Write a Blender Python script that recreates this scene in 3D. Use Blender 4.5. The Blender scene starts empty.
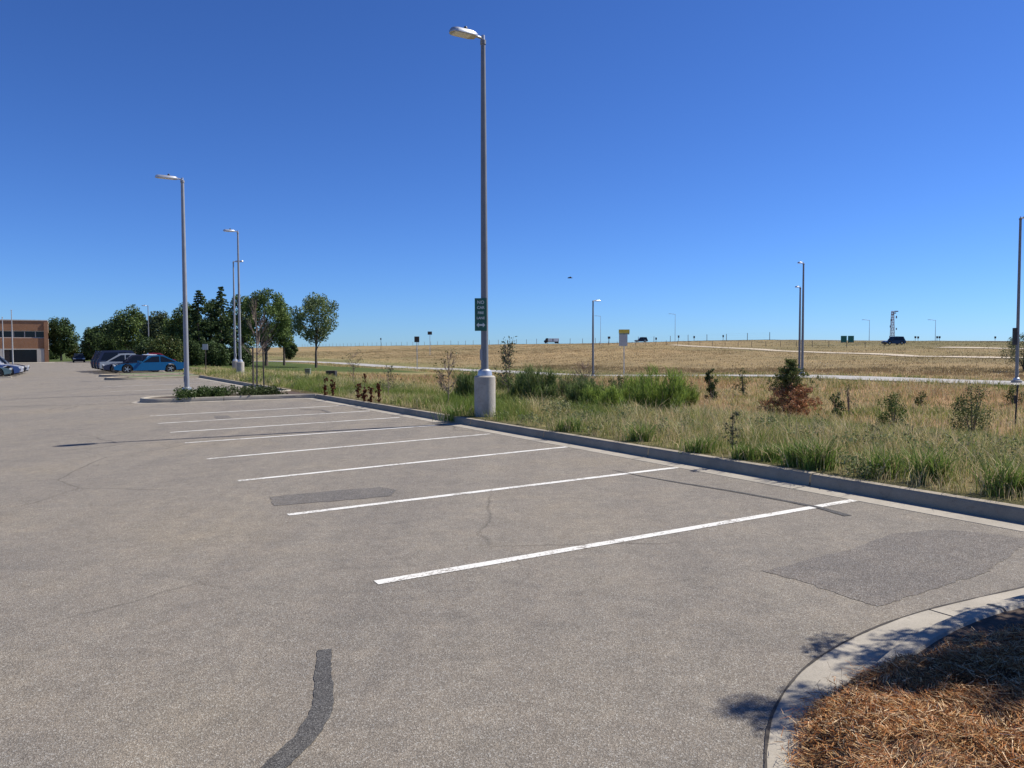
import bpy, bmesh, math, random
import numpy as np
from mathutils import Matrix, Vector
rng = np.random.default_rng(7)
random.seed(7)
R = math.radians
S = bpy.context.scene
COL = S.collection

# ------------------------------------------------------------------ camera
F_PX = 769.0
EYE = 1.75
HY, ROLL = 351.0, 0.0036
th = math.atan((384-HY)/F_PX)
Fv = np.array([0, math.cos(th), -math.sin(th)]); Rv = np.array([1., 0, 0]); Uv = np.cross(Rv, Fv)
Rc = math.cos(ROLL)*Rv-math.sin(ROLL)*Uv; Uc = math.sin(ROLL)*Rv+math.cos(ROLL)*Uv
cd = bpy.data.cameras.new('camera'); cam = bpy.data.objects.new('camera', cd); COL.objects.link(cam)
cd.sensor_width = 36; cd.lens = F_PX/1024*36; cd.clip_start = 0.05; cd.clip_end = 12000
cam.matrix_world = Matrix(((Rc[0], Uc[0], -Fv[0], 0), (Rc[1], Uc[1], -Fv[1], 0), (Rc[2], Uc[2], -Fv[2], EYE), (0, 0, 0, 1)))
S.camera = cam
S.render.resolution_x, S.render.resolution_y = 1024, 768

# lot frame: v runs along the kerb away from us, u across it towards the field
AZ = R(-30.5)
D1 = np.array([math.sin(AZ), math.cos(AZ)]); D2 = np.array([D1[1], -D1[0]])
SL = 0.015
def uv2xy(u, v): return u*D2[0]+v*D1[0], u*D2[1]+v*D1[1]
def xy2uv(x, y): return x*D2[0]+y*D2[1], x*D1[0]+y*D1[1]
def lotz(u): return SL*np.maximum(u, -10.0)
UK = 7.72          # kerb face

# ------------------------------------------------------------------ terrain
def vnoise(x, y, s, seed=0):
    x = np.asarray(x, float)/s+1000.5; y = np.asarray(y, float)/s+1000.5
    xi = np.floor(x).astype(np.int64); yi = np.floor(y).astype(np.int64); fx = x-xi; fy = y-yi
    fx = fx*fx*(3-2*fx); fy = fy*fy*(3-2*fy)
    def h(a, b):
        n = (a*73856093) ^ (b*19349663) ^ (seed*83492791+12345)
        n = (n ^ (n >> 13))*1274126177 & 0x7fffffff
        return ((n ^ (n >> 16)) & 0xffff)/65535.0
    return (h(xi, yi)*(1-fx)+h(xi+1, yi)*fx)*(1-fy)+(h(xi, yi+1)*(1-fx)+h(xi+1, yi+1)*fx)*fy
def fnoise(x, y, s, seed=0):
    return (vnoise(x, y, s, seed)+.5*vnoise(x, y, s/2.1, seed+1)+.25*vnoise(x, y, s/4.3, seed+2))/1.75

def road_z(v): return np.interp(v, [-100, 25, 42, 71, 122, 165, 220, 500], [-.3, -.42, -.45, -1.1, -1.1, -.35, .1, 1.2])
def ridge_z(v): return 1.75+np.interp(v, [-200, 20, 97, 137, 168, 185, 252, 391, 700], [.3, .9, 1.8, 2.5, 3.25, 3.3, 3.0, 3.5, 4.5])
def prof(u, v):
    s22 = np.interp(v, [0, 40, 70, 110], [-.95, -.95, -.6, -.2]); s36 = np.interp(v, [0, 40, 70, 110], [-1.15, -1.15, -1.0, -.45])
    rz = road_z(v); gz = ridge_z(v)
    U = [8.1, 12., 22., 36., 46., 57., 75., 130., 190., 206., 260., 420., 900.]
    Z = [.27+0*v, .17+0*v, s22, s36, rz, rz, rz+.35, rz+(gz-rz)*.55, gz, gz, gz-1.2, gz-2.5, gz-3]
    out = np.array(Z[0], float)*np.ones_like(u)
    for i in range(len(U)-1):
        t = np.clip((u-U[i])/(U[i+1]-U[i]), 0, 1)
        out = out+t*(Z[i+1]-Z[i])
    return out
def terr(x, y):
    x = np.asarray(x, float); y = np.asarray(y, float)
    u, v = xy2uv(x, y)
    far = np.clip((u-9)/12, 0, 1)
    z = sum(prof(np.maximum(u+o*far, 8.1), v) for o in (-3, -1.5, 0, 1.5, 3))/5
    z = z+far*(fnoise(x, y, 17., 3)-.5)*.28+np.clip((u-60)/30, 0, 1)*np.clip((185-u)/20, 0, 1)*(fnoise(x, y, 60., 9)-.5)*1.1
    k = np.clip((u-(UK+.06))/.08, 0, 1)
    lz = lotz(u)-.04
    bay = np.clip((v-62)/1.5, 0, 1)*np.clip((12.5-u)/1.8, 0, 1)*np.clip((155-v)/4, 0, 1); z = z*(1-bay)+(lotz(u)-.04)*bay
    return np.where(u < UK+.06, lz, lz*(1-k)+z*k)
def ray(px, py): return Fv+Rc*(px-512)/F_PX-Uc*(py-384)/F_PX
def G(px, py):
    """where the line of sight through a photo pixel meets the terrain"""
    d = ray(px, py); t = 1.0; prev = None
    while t < 900:
        x, y = d[0]*t, d[1]*t; gap = EYE+d[2]*t-float(terr(x, y))
        if gap < 0:
            a, b = prev, t
            for _ in range(25):
                m = (a+b)/2
                if EYE+d[2]*m-float(terr(d[0]*m, d[1]*m)) < 0: b = m
                else: a = m
            t = b; break
        prev = t; t *= 1.01
    return d[0]*t, d[1]*t, float(terr(d[0]*t, d[1]*t))
def LOT(px, py):
    d = ray(px, py); n = d[:2]@D2
    t = -EYE/(d[2]-SL*n); x, y = d[0]*t, d[1]*t
    if (x*D2[0]+y*D2[1]) < -10: t = -(EYE+.15)/d[2]; x, y = d[0]*t, d[1]*t
    u = x*D2[0]+y*D2[1]
    return x, y, float(lotz(u))
def AT(px, Y):
    d = ray(px, 351); x = d[0]/d[1]*Y
    return x, Y, float(terr(x, Y))
def topz(px, py, Y):
    d = ray(px, py); return EYE+d[2]/d[1]*Y
def inview(x, y, m=.16):
    return (y > .5) & (np.abs(x/np.maximum(y, .5)) < .666+m)

# ------------------------------------------------------------------ materials
def mat(name):
    m = bpy.data.materials.new(name); m.use_nodes = True
    nt = m.node_tree; b = nt.nodes['Principled BSDF']
    return m, nt, b
def N(nt, t, **kw):
    n = nt.nodes.new(t)
    for k, v in kw.items(): setattr(n, k, v)
    return n
def ramp(nt, fac, stops):
    r = N(nt, 'ShaderNodeValToRGB'); e = r.color_ramp.elements
    while len(e) < len(stops): e.new(0.5)
    for i, (p, c) in enumerate(stops):
        e[i].position = p; e[i].color = (*c, 1) if len(c) == 3 else c
    nt.links.new(fac, r.inputs[0]); return r.outputs[0]
def noise(nt, vec, scale, detail=3, rough=.55):
    n = N(nt, 'ShaderNodeTexNoise'); n.inputs['Scale'].default_value = scale; n.inputs['Detail'].default_value = detail
    n.inputs['Roughness'].default_value = rough
    nt.links.new(vec, n.inputs['Vector']); return n.outputs['Fac']
def mixc(nt, a, b, fac, mode='MIX'):
    m = N(nt, 'ShaderNodeMix', data_type='RGBA', blend_type=mode)
    for i, v in ((0, fac), (6, a), (7, b)):
        if isinstance(v, (int, float)): m.inputs[i].default_value = v
        elif isinstance(v, tuple): m.inputs[i].default_value = (*v, 1)
        else: nt.links.new(v, m.inputs[i])
    return m.outputs[2]
def bump(nt, b, h, strength, dist):
    n = N(nt, 'ShaderNodeBump'); n.inputs['Strength'].default_value = strength; n.inputs['Distance'].default_value = dist
    nt.links.new(h, n.inputs['Height']); nt.links.new(n.outputs[0], b.inputs['Normal'])
def geo(nt): return N(nt, 'ShaderNodeNewGeometry').outputs['Position']
def var(name, c, rough=.7, metal=0., amt=.18, scale=6., spec=.5, coat=0.):
    """plain colour with a little procedural unevenness"""
    m, nt, b = mat(name); tc = N(nt, 'ShaderNodeTexCoord').outputs['Object']
    n = noise(nt, tc, scale, 4)
    lo = tuple(x*(1-amt) for x in c); hi = tuple(min(1, x*(1+amt)) for x in c)
    nt.links.new(ramp(nt, n, [(.3, lo), (.7, hi)]), b.inputs['Base Color'])
    b.inputs['Roughness'].default_value = rough; b.inputs['Metallic'].default_value = metal
    b.inputs['Specular IOR Level'].default_value = spec; b.inputs['Coat Weight'].default_value = coat
    return m

def asphalt(name, base, tint=(1, 1, 1), stones=1.0, contrast=1.0, lot=False):
    m, nt, b = mat(name); p = geo(nt); L = nt.links
    mp = N(nt, 'ShaderNodeMapping'); mp.inputs['Rotation'].default_value = (0, 0, -AZ); L.new(p, mp.inputs[0])
    v = N(nt, 'ShaderNodeTexVoronoi'); v.inputs['Scale'].default_value = 165; L.new(p, v.inputs['Vector'])
    hs = N(nt, 'ShaderNodeSeparateColor'); L.new(v.outputs['Color'], hs.inputs[0])
    c = contrast
    st = ramp(nt, hs.outputs[0], [(0, tuple(base*(1-.55*c)*t for t in tint)), (.42, tuple(base*(1-.15*c)*t for t in tint)), (.8, tuple(base*(1+.22*c)*t for t in tint)), (1, tuple(base*(1+1.15*c)*t for t in (1.03, 1, .93)))])
    pit = ramp(nt, noise(nt, p, 90, 3, .7), [(.30, (.55, .55, .56)), (.48, (1, 1, 1))])
    st = mixc(nt, st, pit, .8, 'MULTIPLY')
    g2 = ramp(nt, noise(nt, p, 9, 5, .75), [(.3, (.84, .84, .85)), (.7, (1.14, 1.14, 1.13))])
    st = mixc(nt, st, g2, .9, 'MULTIPLY')
    big = noise(nt, mp.outputs[0], .35, 5, .65)
    bc = ramp(nt, big, [(.3, (.86, .87, .90)), (.52, (1, 1, 1)), (.72, (1.1, 1.07, 1.0))])
    st = mixc(nt, st, bc, 1.0, 'MULTIPLY')
    mp2 = N(nt, 'ShaderNodeMapping'); mp2.inputs['Rotation'].default_value = (0, 0, -AZ); mp2.inputs['Scale'].default_value = (1.6, .12, 1); L.new(p, mp2.inputs[0])
    streak = ramp(nt, noise(nt, mp2.outputs[0], .8, 4, .6), [(.35, (.90, .90, .91)), (.6, (1.05, 1.05, 1.04))])
    st = mixc(nt, st, streak, .7, 'MULTIPLY')
    ol = N(nt, 'ShaderNodeTexVoronoi'); ol.inputs['Scale'].default_value = .42; L.new(p, ol.inputs['Vector'])
    oil = ramp(nt, ol.outputs['Distance'], [(.02, (.72, .72, .73)), (.13, (1, 1, 1))])
    st = mixc(nt, st, oil, .55, 'MULTIPLY')
    md = ramp(nt, noise(nt, p, 2.6, 6, .78), [(.34, (.84, .85, .86)), (.5, (1, 1, 1)), (.66, (1.12, 1.1, 1.07))])
    st = mixc(nt, st, md, .8, 'MULTIPLY')
    if lot:
        # the driven aisle is bleached and dusty, the parking bays are greyer and darker
        sx = N(nt, 'ShaderNodeSeparateXYZ'); L.new(mp.outputs[0], sx.inputs[0])
        wv = noise(nt, mp.outputs[0], .5, 4, .6); aa = N(nt, 'ShaderNodeMath', operation='MULTIPLY_ADD'); L.new(wv, aa.inputs[0]); aa.inputs[1].default_value = 2.4; L.new(sx.outputs[0], aa.inputs[2])
        mr = N(nt, 'ShaderNodeMapRange'); mr.inputs[1].default_value = .6; mr.inputs[2].default_value = 4.2; L.new(aa.outputs[0], mr.inputs[0])
        st = mixc(nt, st, ramp(nt, mr.outputs[0], [(0, (1.10, 1.08, 1.02)), (1, (.90, .895, .90))]), 1., 'MULTIPLY')
        ns = N(nt, 'ShaderNodeTexNoise'); ns.inputs['Scale'].default_value = 1.3; ns.inputs['Detail'].default_value = 5; L.new(p, ns.inputs['Vector'])
        vm = N(nt, 'ShaderNodeMix', data_type='RGBA'); vm.inputs[0].default_value = .22; L.new(p, vm.inputs[6]); L.new(ns.outputs['Color'], vm.inputs[7])
        vc = N(nt, 'ShaderNodeTexVoronoi', feature='DISTANCE_TO_EDGE'); vc.inputs['Scale'].default_value = .33; L.new(vm.outputs[2], vc.inputs['Vector'])
        cr = ramp(nt, vc.outputs['Distance'], [(.0, (.45, .45, .46)), (.0022, (.6, .6, .6)), (.005, (1, 1, 1))])
        mk = ramp(nt, noise(nt, p, .22, 3), [(.50, (0, 0, 0)), (.56, (1, 1, 1))])
        st = mixc(nt, st, mixc(nt, (1., 1., 1.), cr, mk), .75, 'MULTIPLY')
    L.new(st, b.inputs['Base Color']); b.inputs['Roughness'].default_value = .88; b.inputs['Specular IOR Level'].default_value = .3
    n1 = noise(nt, p, 150, 3, .6)
    ad = N(nt, 'ShaderNodeMath', operation='ADD'); L.new(n1, ad.inputs[0]); L.new(v.outputs['Distance'], ad.inputs[1])
    bump(nt, b, ad.outputs[0], .75*stones, .004)
    return m
M = {}
M['asphalt'] = asphalt('asphalt', .178, (1.12, .98, .82), 1., .65, True)
M['patch'] = asphalt('patch_asphalt', .130, (1.10, .98, .84), .8, .8)
M['repave'] = asphalt('repaved_asphalt', .152, (1.13, .975, .81), 1.2, .9)
M['tar'] = asphalt('tar_seal', .085, (1.06, 1, .92), 1., .9)

def concrete(name, c, sc=1.):
    m, nt, b = mat(name); p = geo(nt)
    a = ramp(nt, noise(nt, p, 2.2*sc, 5, .65), [(.3, tuple(x*.78 for x in c)), (.7, tuple(x*1.12 for x in c))])
    s = ramp(nt, noise(nt, p, 120, 2), [(.3, (.8, .8, .8)), (.6, (1.06, 1.06, 1.06))])
    a = mixc(nt, a, s, .8, 'MULTIPLY')
    d = ramp(nt, noise(nt, p, 14, 4, .7), [(.28, (.55, .52, .48)), (.42, (1, 1, 1))])
    a = mixc(nt, a, d, .55, 'MULTIPLY')
    nt.links.new(a, b.inputs['Base Color']); b.inputs['Roughness'].default_value = .9
    bump(nt, b, noise(nt, p, 70, 4, .7), .5, .004); return m
M['kerb'] = concrete('kerb_concrete', (.33, .28, .205))
M['pan'] = concrete('gutter_concrete', (.36, .32, .255))
M['base'] = concrete('base_concrete', (.42, .385, .33), 2)
M['road'] = concrete('field_road', (.36, .34, .31))

def paint(name):
    m, nt, b = mat(name); p = geo(nt)
    w = noise(nt, p, 38, 4, .75); w2 = noise(nt, p, 3.5, 3, .6)
    ad = N(nt, 'ShaderNodeMath', operation='MULTIPLY_ADD'); nt.links.new(w2, ad.inputs[0]); ad.inputs[1].default_value = .6; nt.links.new(w, ad.inputs[2])
    f = ramp(nt, ad.outputs[0], [(.68, (0, 0, 0)), (.77, (1, 1, 1))])
    c = mixc(nt, (.25, .22, .18), (.66, .64, .58), f)
    nt.links.new(c, b.inputs['Base Color']); b.inputs['Roughness'].default_value = .75
    bump(nt, b, noise(nt, p, 150, 3), .5, .004); return m
M['paint'] = paint('worn_white_paint')

def ground_mat():
    m, nt, b = mat('field_ground'); p = geo(nt)
    at = N(nt, 'ShaderNodeVertexColor', layer_name='zone').outputs['Color']
    a = ramp(nt, noise(nt, p, .9, 6, .7), [(.3, (.72, .74, .7)), (.7, (1.25, 1.22, 1.2))])
    c = mixc(nt, at, a, 1., 'MULTIPLY')
    mp = N(nt, 'ShaderNodeMapping'); mp.inputs['Rotation'].default_value = (0, 0, -AZ); mp.inputs['Scale'].default_value = (.16, .02, 1); nt.links.new(p, mp.inputs[0])
    a2 = ramp(nt, noise(nt, mp.outputs[0], 1., 6, .7), [(.32, (.80, .83, .80)), (.5, (1, 1, 1)), (.68, (1.13, 1.1, 1.06))])
    c = mixc(nt, c, a2, .9, 'MULTIPLY')
    fine = ramp(nt, noise(nt, p, 7, 4, .8), [(.3, (.8, .8, .78)), (.7, (1.15, 1.15, 1.15))])
    c = mixc(nt, c, fine, .8, 'MULTIPLY')
    nt.links.new(c, b.inputs['Base Color']); b.inputs['Roughness'].default_value = .95; b.inputs['Specular IOR Level'].default_value = .1
    bump(nt, b, noise(nt, p, 3.5, 6, .8), .9, .15); return m
M['ground'] = ground_mat()
M['soil'] = var('dark_soil', (.07, .045, .028), .95, amt=.5, scale=25)
M['dirt'] = var('dirt_track', (.46, .38, .27), .95, amt=.2, scale=.6)

def leafmat(name, attr='col', c=None, trans=.3):
    m = bpy.data.materials.new(name); m.use_nodes = True; nt = m.node_tree; nt.nodes.clear()
    o = N(nt, 'ShaderNodeOutputMaterial'); d = N(nt, 'ShaderNodeBsdfDiffuse'); t = N(nt, 'ShaderNodeBsdfTranslucent'); g = N(nt, 'ShaderNodeBsdfGlossy')
    g.inputs['Roughness'].default_value = .45
    mx = N(nt, 'ShaderNodeMixShader'); mx.inputs[0].default_value = trans; m2 = N(nt, 'ShaderNodeMixShader'); m2.inputs[0].default_value = .012
    col = N(nt, 'ShaderNodeVertexColor', layer_name=attr).outputs['Color']
    nt.links.new(col, d.inputs[0]); nt.links.new(col, t.inputs[0])
    nt.links.new(d.outputs[0], mx.inputs[1]); nt.links.new(t.outputs[0], mx.inputs[2]); nt.links.new(mx.outputs[0], m2.inputs[1]); nt.links.new(g.outputs[0], m2.inputs[2])
    nt.links.new(m2.outputs[0], o.inputs[0]); return m
M['blade'] = leafmat('grass_blades', trans=.3)
M['leaf'] = leafmat('leaves', trans=.25)
M['needle'] = leafmat('dry_needles', trans=.1)
M['bark'] = var('bark', (.11, .085, .065), .95, amt=.4, scale=14)
M['twig'] = var('twig', (.24, .18, .14), .95, amt=.3, scale=14)
M['steel'] = var('painted_steel_pole', (.27, .28, .30), .5, .1, amt=.10, scale=3)
M['darksteel'] = var('dark_painted_pole', (.18, .187, .20), .5, .1, amt=.10, scale=3)
M['galv'] = var('galvanised_steel', (.50, .51, .52), .38, .6, amt=.12, scale=8)
M['lens'] = var('lamp_lens', (.75, .74, .70), .25, amt=.05)
M['black'] = var('black_plastic', (.015, .015, .017), .5, amt=.3)
M['rubber'] = var('rubber', (.02, .02, .02), .85, amt=.3)
M['signgreen'] = var('sign_green', (.02, .11, .07), .5, amt=.15)
M['bigsigngreen'] = var('highway_sign_green', (.015, .16, .11), .5, amt=.12)
M['signwhite'] = var('sign_lettering', (.62, .66, .62), .5, amt=.05)
M['signback'] = var('sign_back', (.42, .42, .41), .5, .3, amt=.1)
M['yellow'] = var('sign_yellow', (.62, .46, .06), .5, amt=.08)
M['rustpost'] = var('steel_post', (.07, .055, .045), .8, 0, amt=.3)
M['wood'] = var('wood_post', (.16, .12, .09), .9, amt=.3)
M['glass'] = var('window_glass', (.010, .013, .018), .12, 0, amt=.1, spec=.35)
M['chrome'] = var('alloy', (.55, .55, .56), .25, .9, amt=.05)
M['redlamp'] = var('red_lamp', (.45, .02, .015), .2, amt=.05)
def brick():
    m, nt, b = mat('brick'); p = N(nt, 'ShaderNodeTexCoord').outputs['Object']
    mp = N(nt, 'ShaderNodeMapping'); mp.inputs['Rotation'].default_value = (R(90), 0, 0); nt.links.new(p, mp.inputs[0])
    bt = N(nt, 'ShaderNodeTexBrick'); nt.links.new(mp.outputs[0], bt.inputs[0])
    bt.inputs['Color1'].default_value = (.27, .115, .045, 1); bt.inputs['Color2'].default_value = (.33, .15, .065, 1); bt.inputs['Mortar'].default_value = (.32, .25, .2, 1)
    bt.inputs['Scale'].default_value = 3; bt.inputs['Mortar Size'].default_value = .015
    a = ramp(nt, noise(nt, p, .5, 4), [(.3, (.85, .85, .85)), (.7, (1.1, 1.1, 1.1))])
    nt.links.new(mixc(nt, bt.outputs[0], a, 1., 'MULTIPLY'), b.inputs['Base Color']); b.inputs['Roughness'].default_value = .9
    return m
M['brick'] = brick()
M['stone'] = var('pale_stone', (.50, .45, .38), .85, amt=.08, scale=1)

# ------------------------------------------------------------------ mesh helpers
def tag(o, label=None, cat=None, group=None, kind=None):
    if label: o['label'] = label
    if cat: o['category'] = cat
    if group: o['group'] = group
    if kind: o['kind'] = kind
    return o
def thing(name, label, cat, loc=(0, 0, 0), rz=0., group=None):
    o = bpy.data.objects.new(name, None); COL.objects.link(o); o.location = loc; o.rotation_euler.z = rz
    o.empty_display_size = .2
    return tag(o, label, cat, group)
def link(name, me, m, parent=None):
    if m is not None: me.materials.append(m)
    o = bpy.data.objects.new(name, me); COL.objects.link(o)
    if parent is not None: o.parent = parent
    return o
def np_mesh(name, V, FS, col=None, smooth=False, attr='col'):
    """V (n,3); FS list of (k,m) int arrays, one per polygon size; col per-vertex rgb"""
    me = bpy.data.meshes.new(name)
    V = np.asarray(V, np.float32); me.vertices.add(len(V)); me.vertices.foreach_set('co', V.ravel())
    loops = np.concatenate([f.ravel() for f in FS]).astype(np.int32)
    tot = np.concatenate([np.full(len(f), f.shape[1], np.int32) for f in FS])
    start = np.concatenate([[0], np.cumsum(tot)[:-1]]).astype(np.int32)
    me.loops.add(len(loops)); me.loops.foreach_set('vertex_index', loops)
    me.polygons.add(len(tot)); me.polygons.foreach_set('loop_start', start); me.polygons.foreach_set('loop_total', tot)
    me.polygons.foreach_set('use_smooth', np.full(len(tot), smooth))
    if col is not None:
        a = me.color_attributes.new(attr, 'FLOAT_COLOR', 'POINT')
        c = np.ones((len(V), 4), np.float32); c[:, :3] = col; a.data.foreach_set('color', c.ravel())
    me.update(calc_edges=True); me.validate()
    return me
class MB:
    def __init__(s): s.v = []; s.f = []
    def add(s, vs, fs):
        o = len(s.v); s.v += [tuple(map(float, v)) for v in vs]; s.f += [tuple(i+o for i in f) for f in fs]; return s
    def box(s, x0, x1, y0, y1, z0, z1):
        return s.add([(x0, y0, z0), (x1, y0, z0), (x1, y1, z0), (x0, y1, z0), (x0, y0, z1), (x1, y0, z1), (x1, y1, z1), (x0, y1, z1)],
                     [(0, 3, 2, 1), (4, 5, 6, 7), (0, 1, 5, 4), (1, 2, 6, 5), (2, 3, 7, 6), (3, 0, 4, 7)])
    def tube(s, pts, rads, n=8, cap=True):
        pts = [Vector(p) for p in pts]; rings = []
        for i, p in enumerate(pts):
            d = (pts[min(i+1, len(pts)-1)]-pts[max(i-1, 0)]).normalized()
            a = Vector((0, 0, 1)) if abs(d.z) < .9 else Vector((1, 0, 0))
            e = d.cross(a).normalized(); g = d.cross(e)
            rings.append([p+(e*math.cos(2*math.pi*k/n)+g*math.sin(2*math.pi*k/n))*rads[i] for k in range(n)])
        vs = [q for r_ in rings for q in r_]; fs = []
        for i in range(len(pts)-1):
            for k in range(n): fs.append((i*n+k, i*n+(k+1) % n, (i+1)*n+(k+1) % n, (i+1)*n+k))
        if cap: fs += [tuple(range(n))[::-1], tuple(range((len(pts)-1)*n, len(pts)*n))]
        return s.add(vs, fs)
    def lathe(s, prof, n=20, c=(0, 0)):
        vs = [(c[0]+r_*math.cos(2*math.pi*k/n), c[1]+r_*math.sin(2*math.pi*k/n), z) for r_, z in prof for k in range(n)]
        fs = [(i*n+k, i*n+(k+1) % n, (i+1)*n+(k+1) % n, (i+1)*n+k) for i in range(len(prof)-1) for k in range(n)]
        fs += [tuple(range(n))[::-1], tuple(range((len(prof)-1)*n, len(prof)*n))]
        return s.add(vs, fs)
    def mesh(s, name, smooth=False, bevel=0):
        me = bpy.data.meshes.new(name); me.from_pydata(s.v, [], s.f)
        bm = bmesh.new(); bm.from_mesh(me)
        bmesh.ops.recalc_face_normals(bm, faces=bm.faces)
        if bevel: bmesh.ops.bevel(bm, geom=list(bm.edges), offset=bevel, segments=2, affect='EDGES', profile=.6)
        bm.to_mesh(me); bm.free()
        if smooth:
            me.polygons.foreach_set('use_smooth', np.full(len(me.polygons), True))
            me.set_sharp_from_angle(angle=R(38))
        me.update(); return me
    def build(s, name, m, parent=None, smooth=False, bevel=0): return link(name, s.mesh(name, smooth, bevel), m, parent)
def copy_tree(o, parent=None):
    c = o.copy(); COL.objects.link(c)
    if parent is not None: c.parent = parent
    for ch in [k for k in list(bpy.data.objects) if k.parent == o and k != c]: copy_tree(ch, c)
    return c

# ------------------------------------------------------------------ world
SUN_AZ, SUN_EL = R(69.5), R(48.5)       # azimuth to the right of +Y
w = bpy.data.worlds.new('World'); S.world = w; w.use_nodes = True
bg = w.node_tree.nodes['Background']; sky = w.node_tree.nodes.new('ShaderNodeTexSky'); sky.sky_type = 'NISHITA'
sky.sun_disc = False; sky.sun_elevation = SUN_EL; sky.sun_rotation = SUN_AZ; sky.altitude = 1600; sky.air_density = 1.0; sky.dust_density = .4; sky.ozone_density = 2.0
tm = N(w.node_tree, 'ShaderNodeMix', data_type='RGBA', blend_type='MULTIPLY'); tm.inputs[0].default_value = 1; tm.inputs[7].default_value = (.325, .505, .82, 1)
w.node_tree.links.new(sky.outputs[0], tm.inputs[6]); gm = N(w.node_tree, 'ShaderNodeGamma'); gm.inputs[1].default_value = 1.12; w.node_tree.links.new(tm.outputs[2], gm.inputs[0]); w.node_tree.links.new(gm.outputs[0], bg.inputs[0]); bg.inputs[1].default_value = .088
sl = bpy.data.lights.new('sun', 'SUN'); so = bpy.data.objects.new('sun', sl); COL.objects.link(so)
sl.energy = 4.6; sl.angle = R(.53); sl.color = (1, .955, .88)
sd = Vector((math.sin(SUN_AZ)*math.cos(SUN_EL), math.cos(SUN_AZ)*math.cos(SUN_EL), math.sin(SUN_EL)))
so.rotation_euler = sd.to_track_quat('Z', 'Y').to_euler(); so.location = (20, 10, 40)
S.view_settings.view_transform = 'Standard'; S.view_settings.look = 'None'; S.view_settings.exposure = 0.58; S.view_settings.gamma = 1

# ------------------------------------------------------------------ the ground sheet
def zone_col(x, y):
    u, v = xy2uv(x, y); n = fnoise(x, y, 9., 21)[:, None]; n2 = fnoise(x, y, 34., 5)[:, None]
    straw = np.array([.36, .27, .15]); olive = np.array([.15, .15, .055]); rust = np.array([.30, .165, .08]); gold = np.array([.335, .24, .125]); lawn = np.array([.075, .10, .03])
    c = olive*n+straw*(1-n)
    t = np.clip((u-16)/8, 0, 1)[:, None]*np.clip((80-v)/30, 0, 1)[:, None]; c = c*(1-t)+(rust*.55+straw*.45)*t
    g = (np.clip(1-np.abs(u-17)/4, 0, 1)*np.clip((22-v)/10, 0, 1))[:, None]; c = c*(1-.8*g)+np.array([.10, .13, .035])*.8*g
    e = (np.clip(1-np.abs(u-52)/9, 0, 1))[:, None]*.6; c = c*(1-e)+np.array([.12, .125, .05])*e
    h = np.clip((u-58)/10, 0, 1)[:, None]; c = c*(1-h)+(gold*n2+np.array([.215, .165, .085])*(1-n2))*h
    n3 = np.clip((fnoise(u, v*.13, 13., 8)-.48)*5, 0, 1)[:, None]*h*.6; c = c*(1-n3)+np.array([.185, .155, .075])*n3
    rb = (np.clip((u-132)/30, 0, 1)*np.clip((160-v)/40, 0, 1))[:, None]; c = c*(1-rb*.8)+np.array([.15, .135, .065])*rb*.8
    l = (np.clip((v-72)/8, 0, 1)*np.clip((41-u)/3, 0, 1)*np.clip((u+60)/4, 0, 1)*np.clip((v-84)/3, 0, 1))[:, None]; c = c*(1-l)+lawn*l
    f = np.clip((u-230)/60, 0, 1)[:, None]; c = c*(1-f)+np.array([.14, .135, .075])*f
    return c
us = np.unique(np.concatenate([np.linspace(-3000, -300, 10), np.linspace(-300, -60, 14), np.linspace(-60, -10, 11), np.linspace(-10, 7, 8), [UK+.059, UK+.145], np.arange(8.2, 60, .6), np.arange(60, 215, 2.), np.linspace(215, 420, 30), np.linspace(450, 5000, 30)]))
vs = np.unique(np.concatenate([np.linspace(-2500, -60, 14), np.arange(-60, 0, 5.), np.arange(0, 90, 1.), np.arange(90, 230, 2.5), np.arange(230, 520, 6.), np.linspace(520, 900, 20), np.linspace(950, 5000, 24)]))
UU, VV = np.meshgrid(us, vs, indexing='ij'); X, Y = uv2xy(UU.ravel(), VV.ravel()); Z = terr(X, Y)
nu, nv = len(us), len(vs); idx = np.arange(nu*nv).reshape(nu, nv)
Fq = np.stack([idx[:-1, :-1], idx[1:, :-1], idx[1:, 1:], idx[:-1, 1:]], -1).reshape(-1, 4)
me = np_mesh('ground', np.stack([X, Y, Z], 1), [Fq], zone_col(X, Y), True, 'zone')
tag(link('ground', me, M['ground']), kind='structure')

def sheet(name, U, V, zf, m, kind='structure', off=0.):
    UU, VV = np.meshgrid(U, V, indexing='ij'); X, Y = uv2xy(UU.ravel(), VV.ravel())
    nu, nv = len(U), len(V); idx = np.arange(nu*nv).reshape(nu, nv)
    Fq = np.stack([idx[:-1, :-1], idx[1:, :-1], idx[1:, 1:], idx[:-1, 1:]], -1).reshape(-1, 4)
    o = link(name, np_mesh(name, np.stack([X, Y, zf(UU.ravel(), VV.ravel())+off], 1), [Fq], None, True), m)
    return tag(o, kind=kind)
sheet('parking_lot', np.array([-120, -60, -10, 0, UK-.30]), np.array([-60, 0, 60, 173.]), lambda u, v: lotz(u), M['asphalt'])

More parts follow.
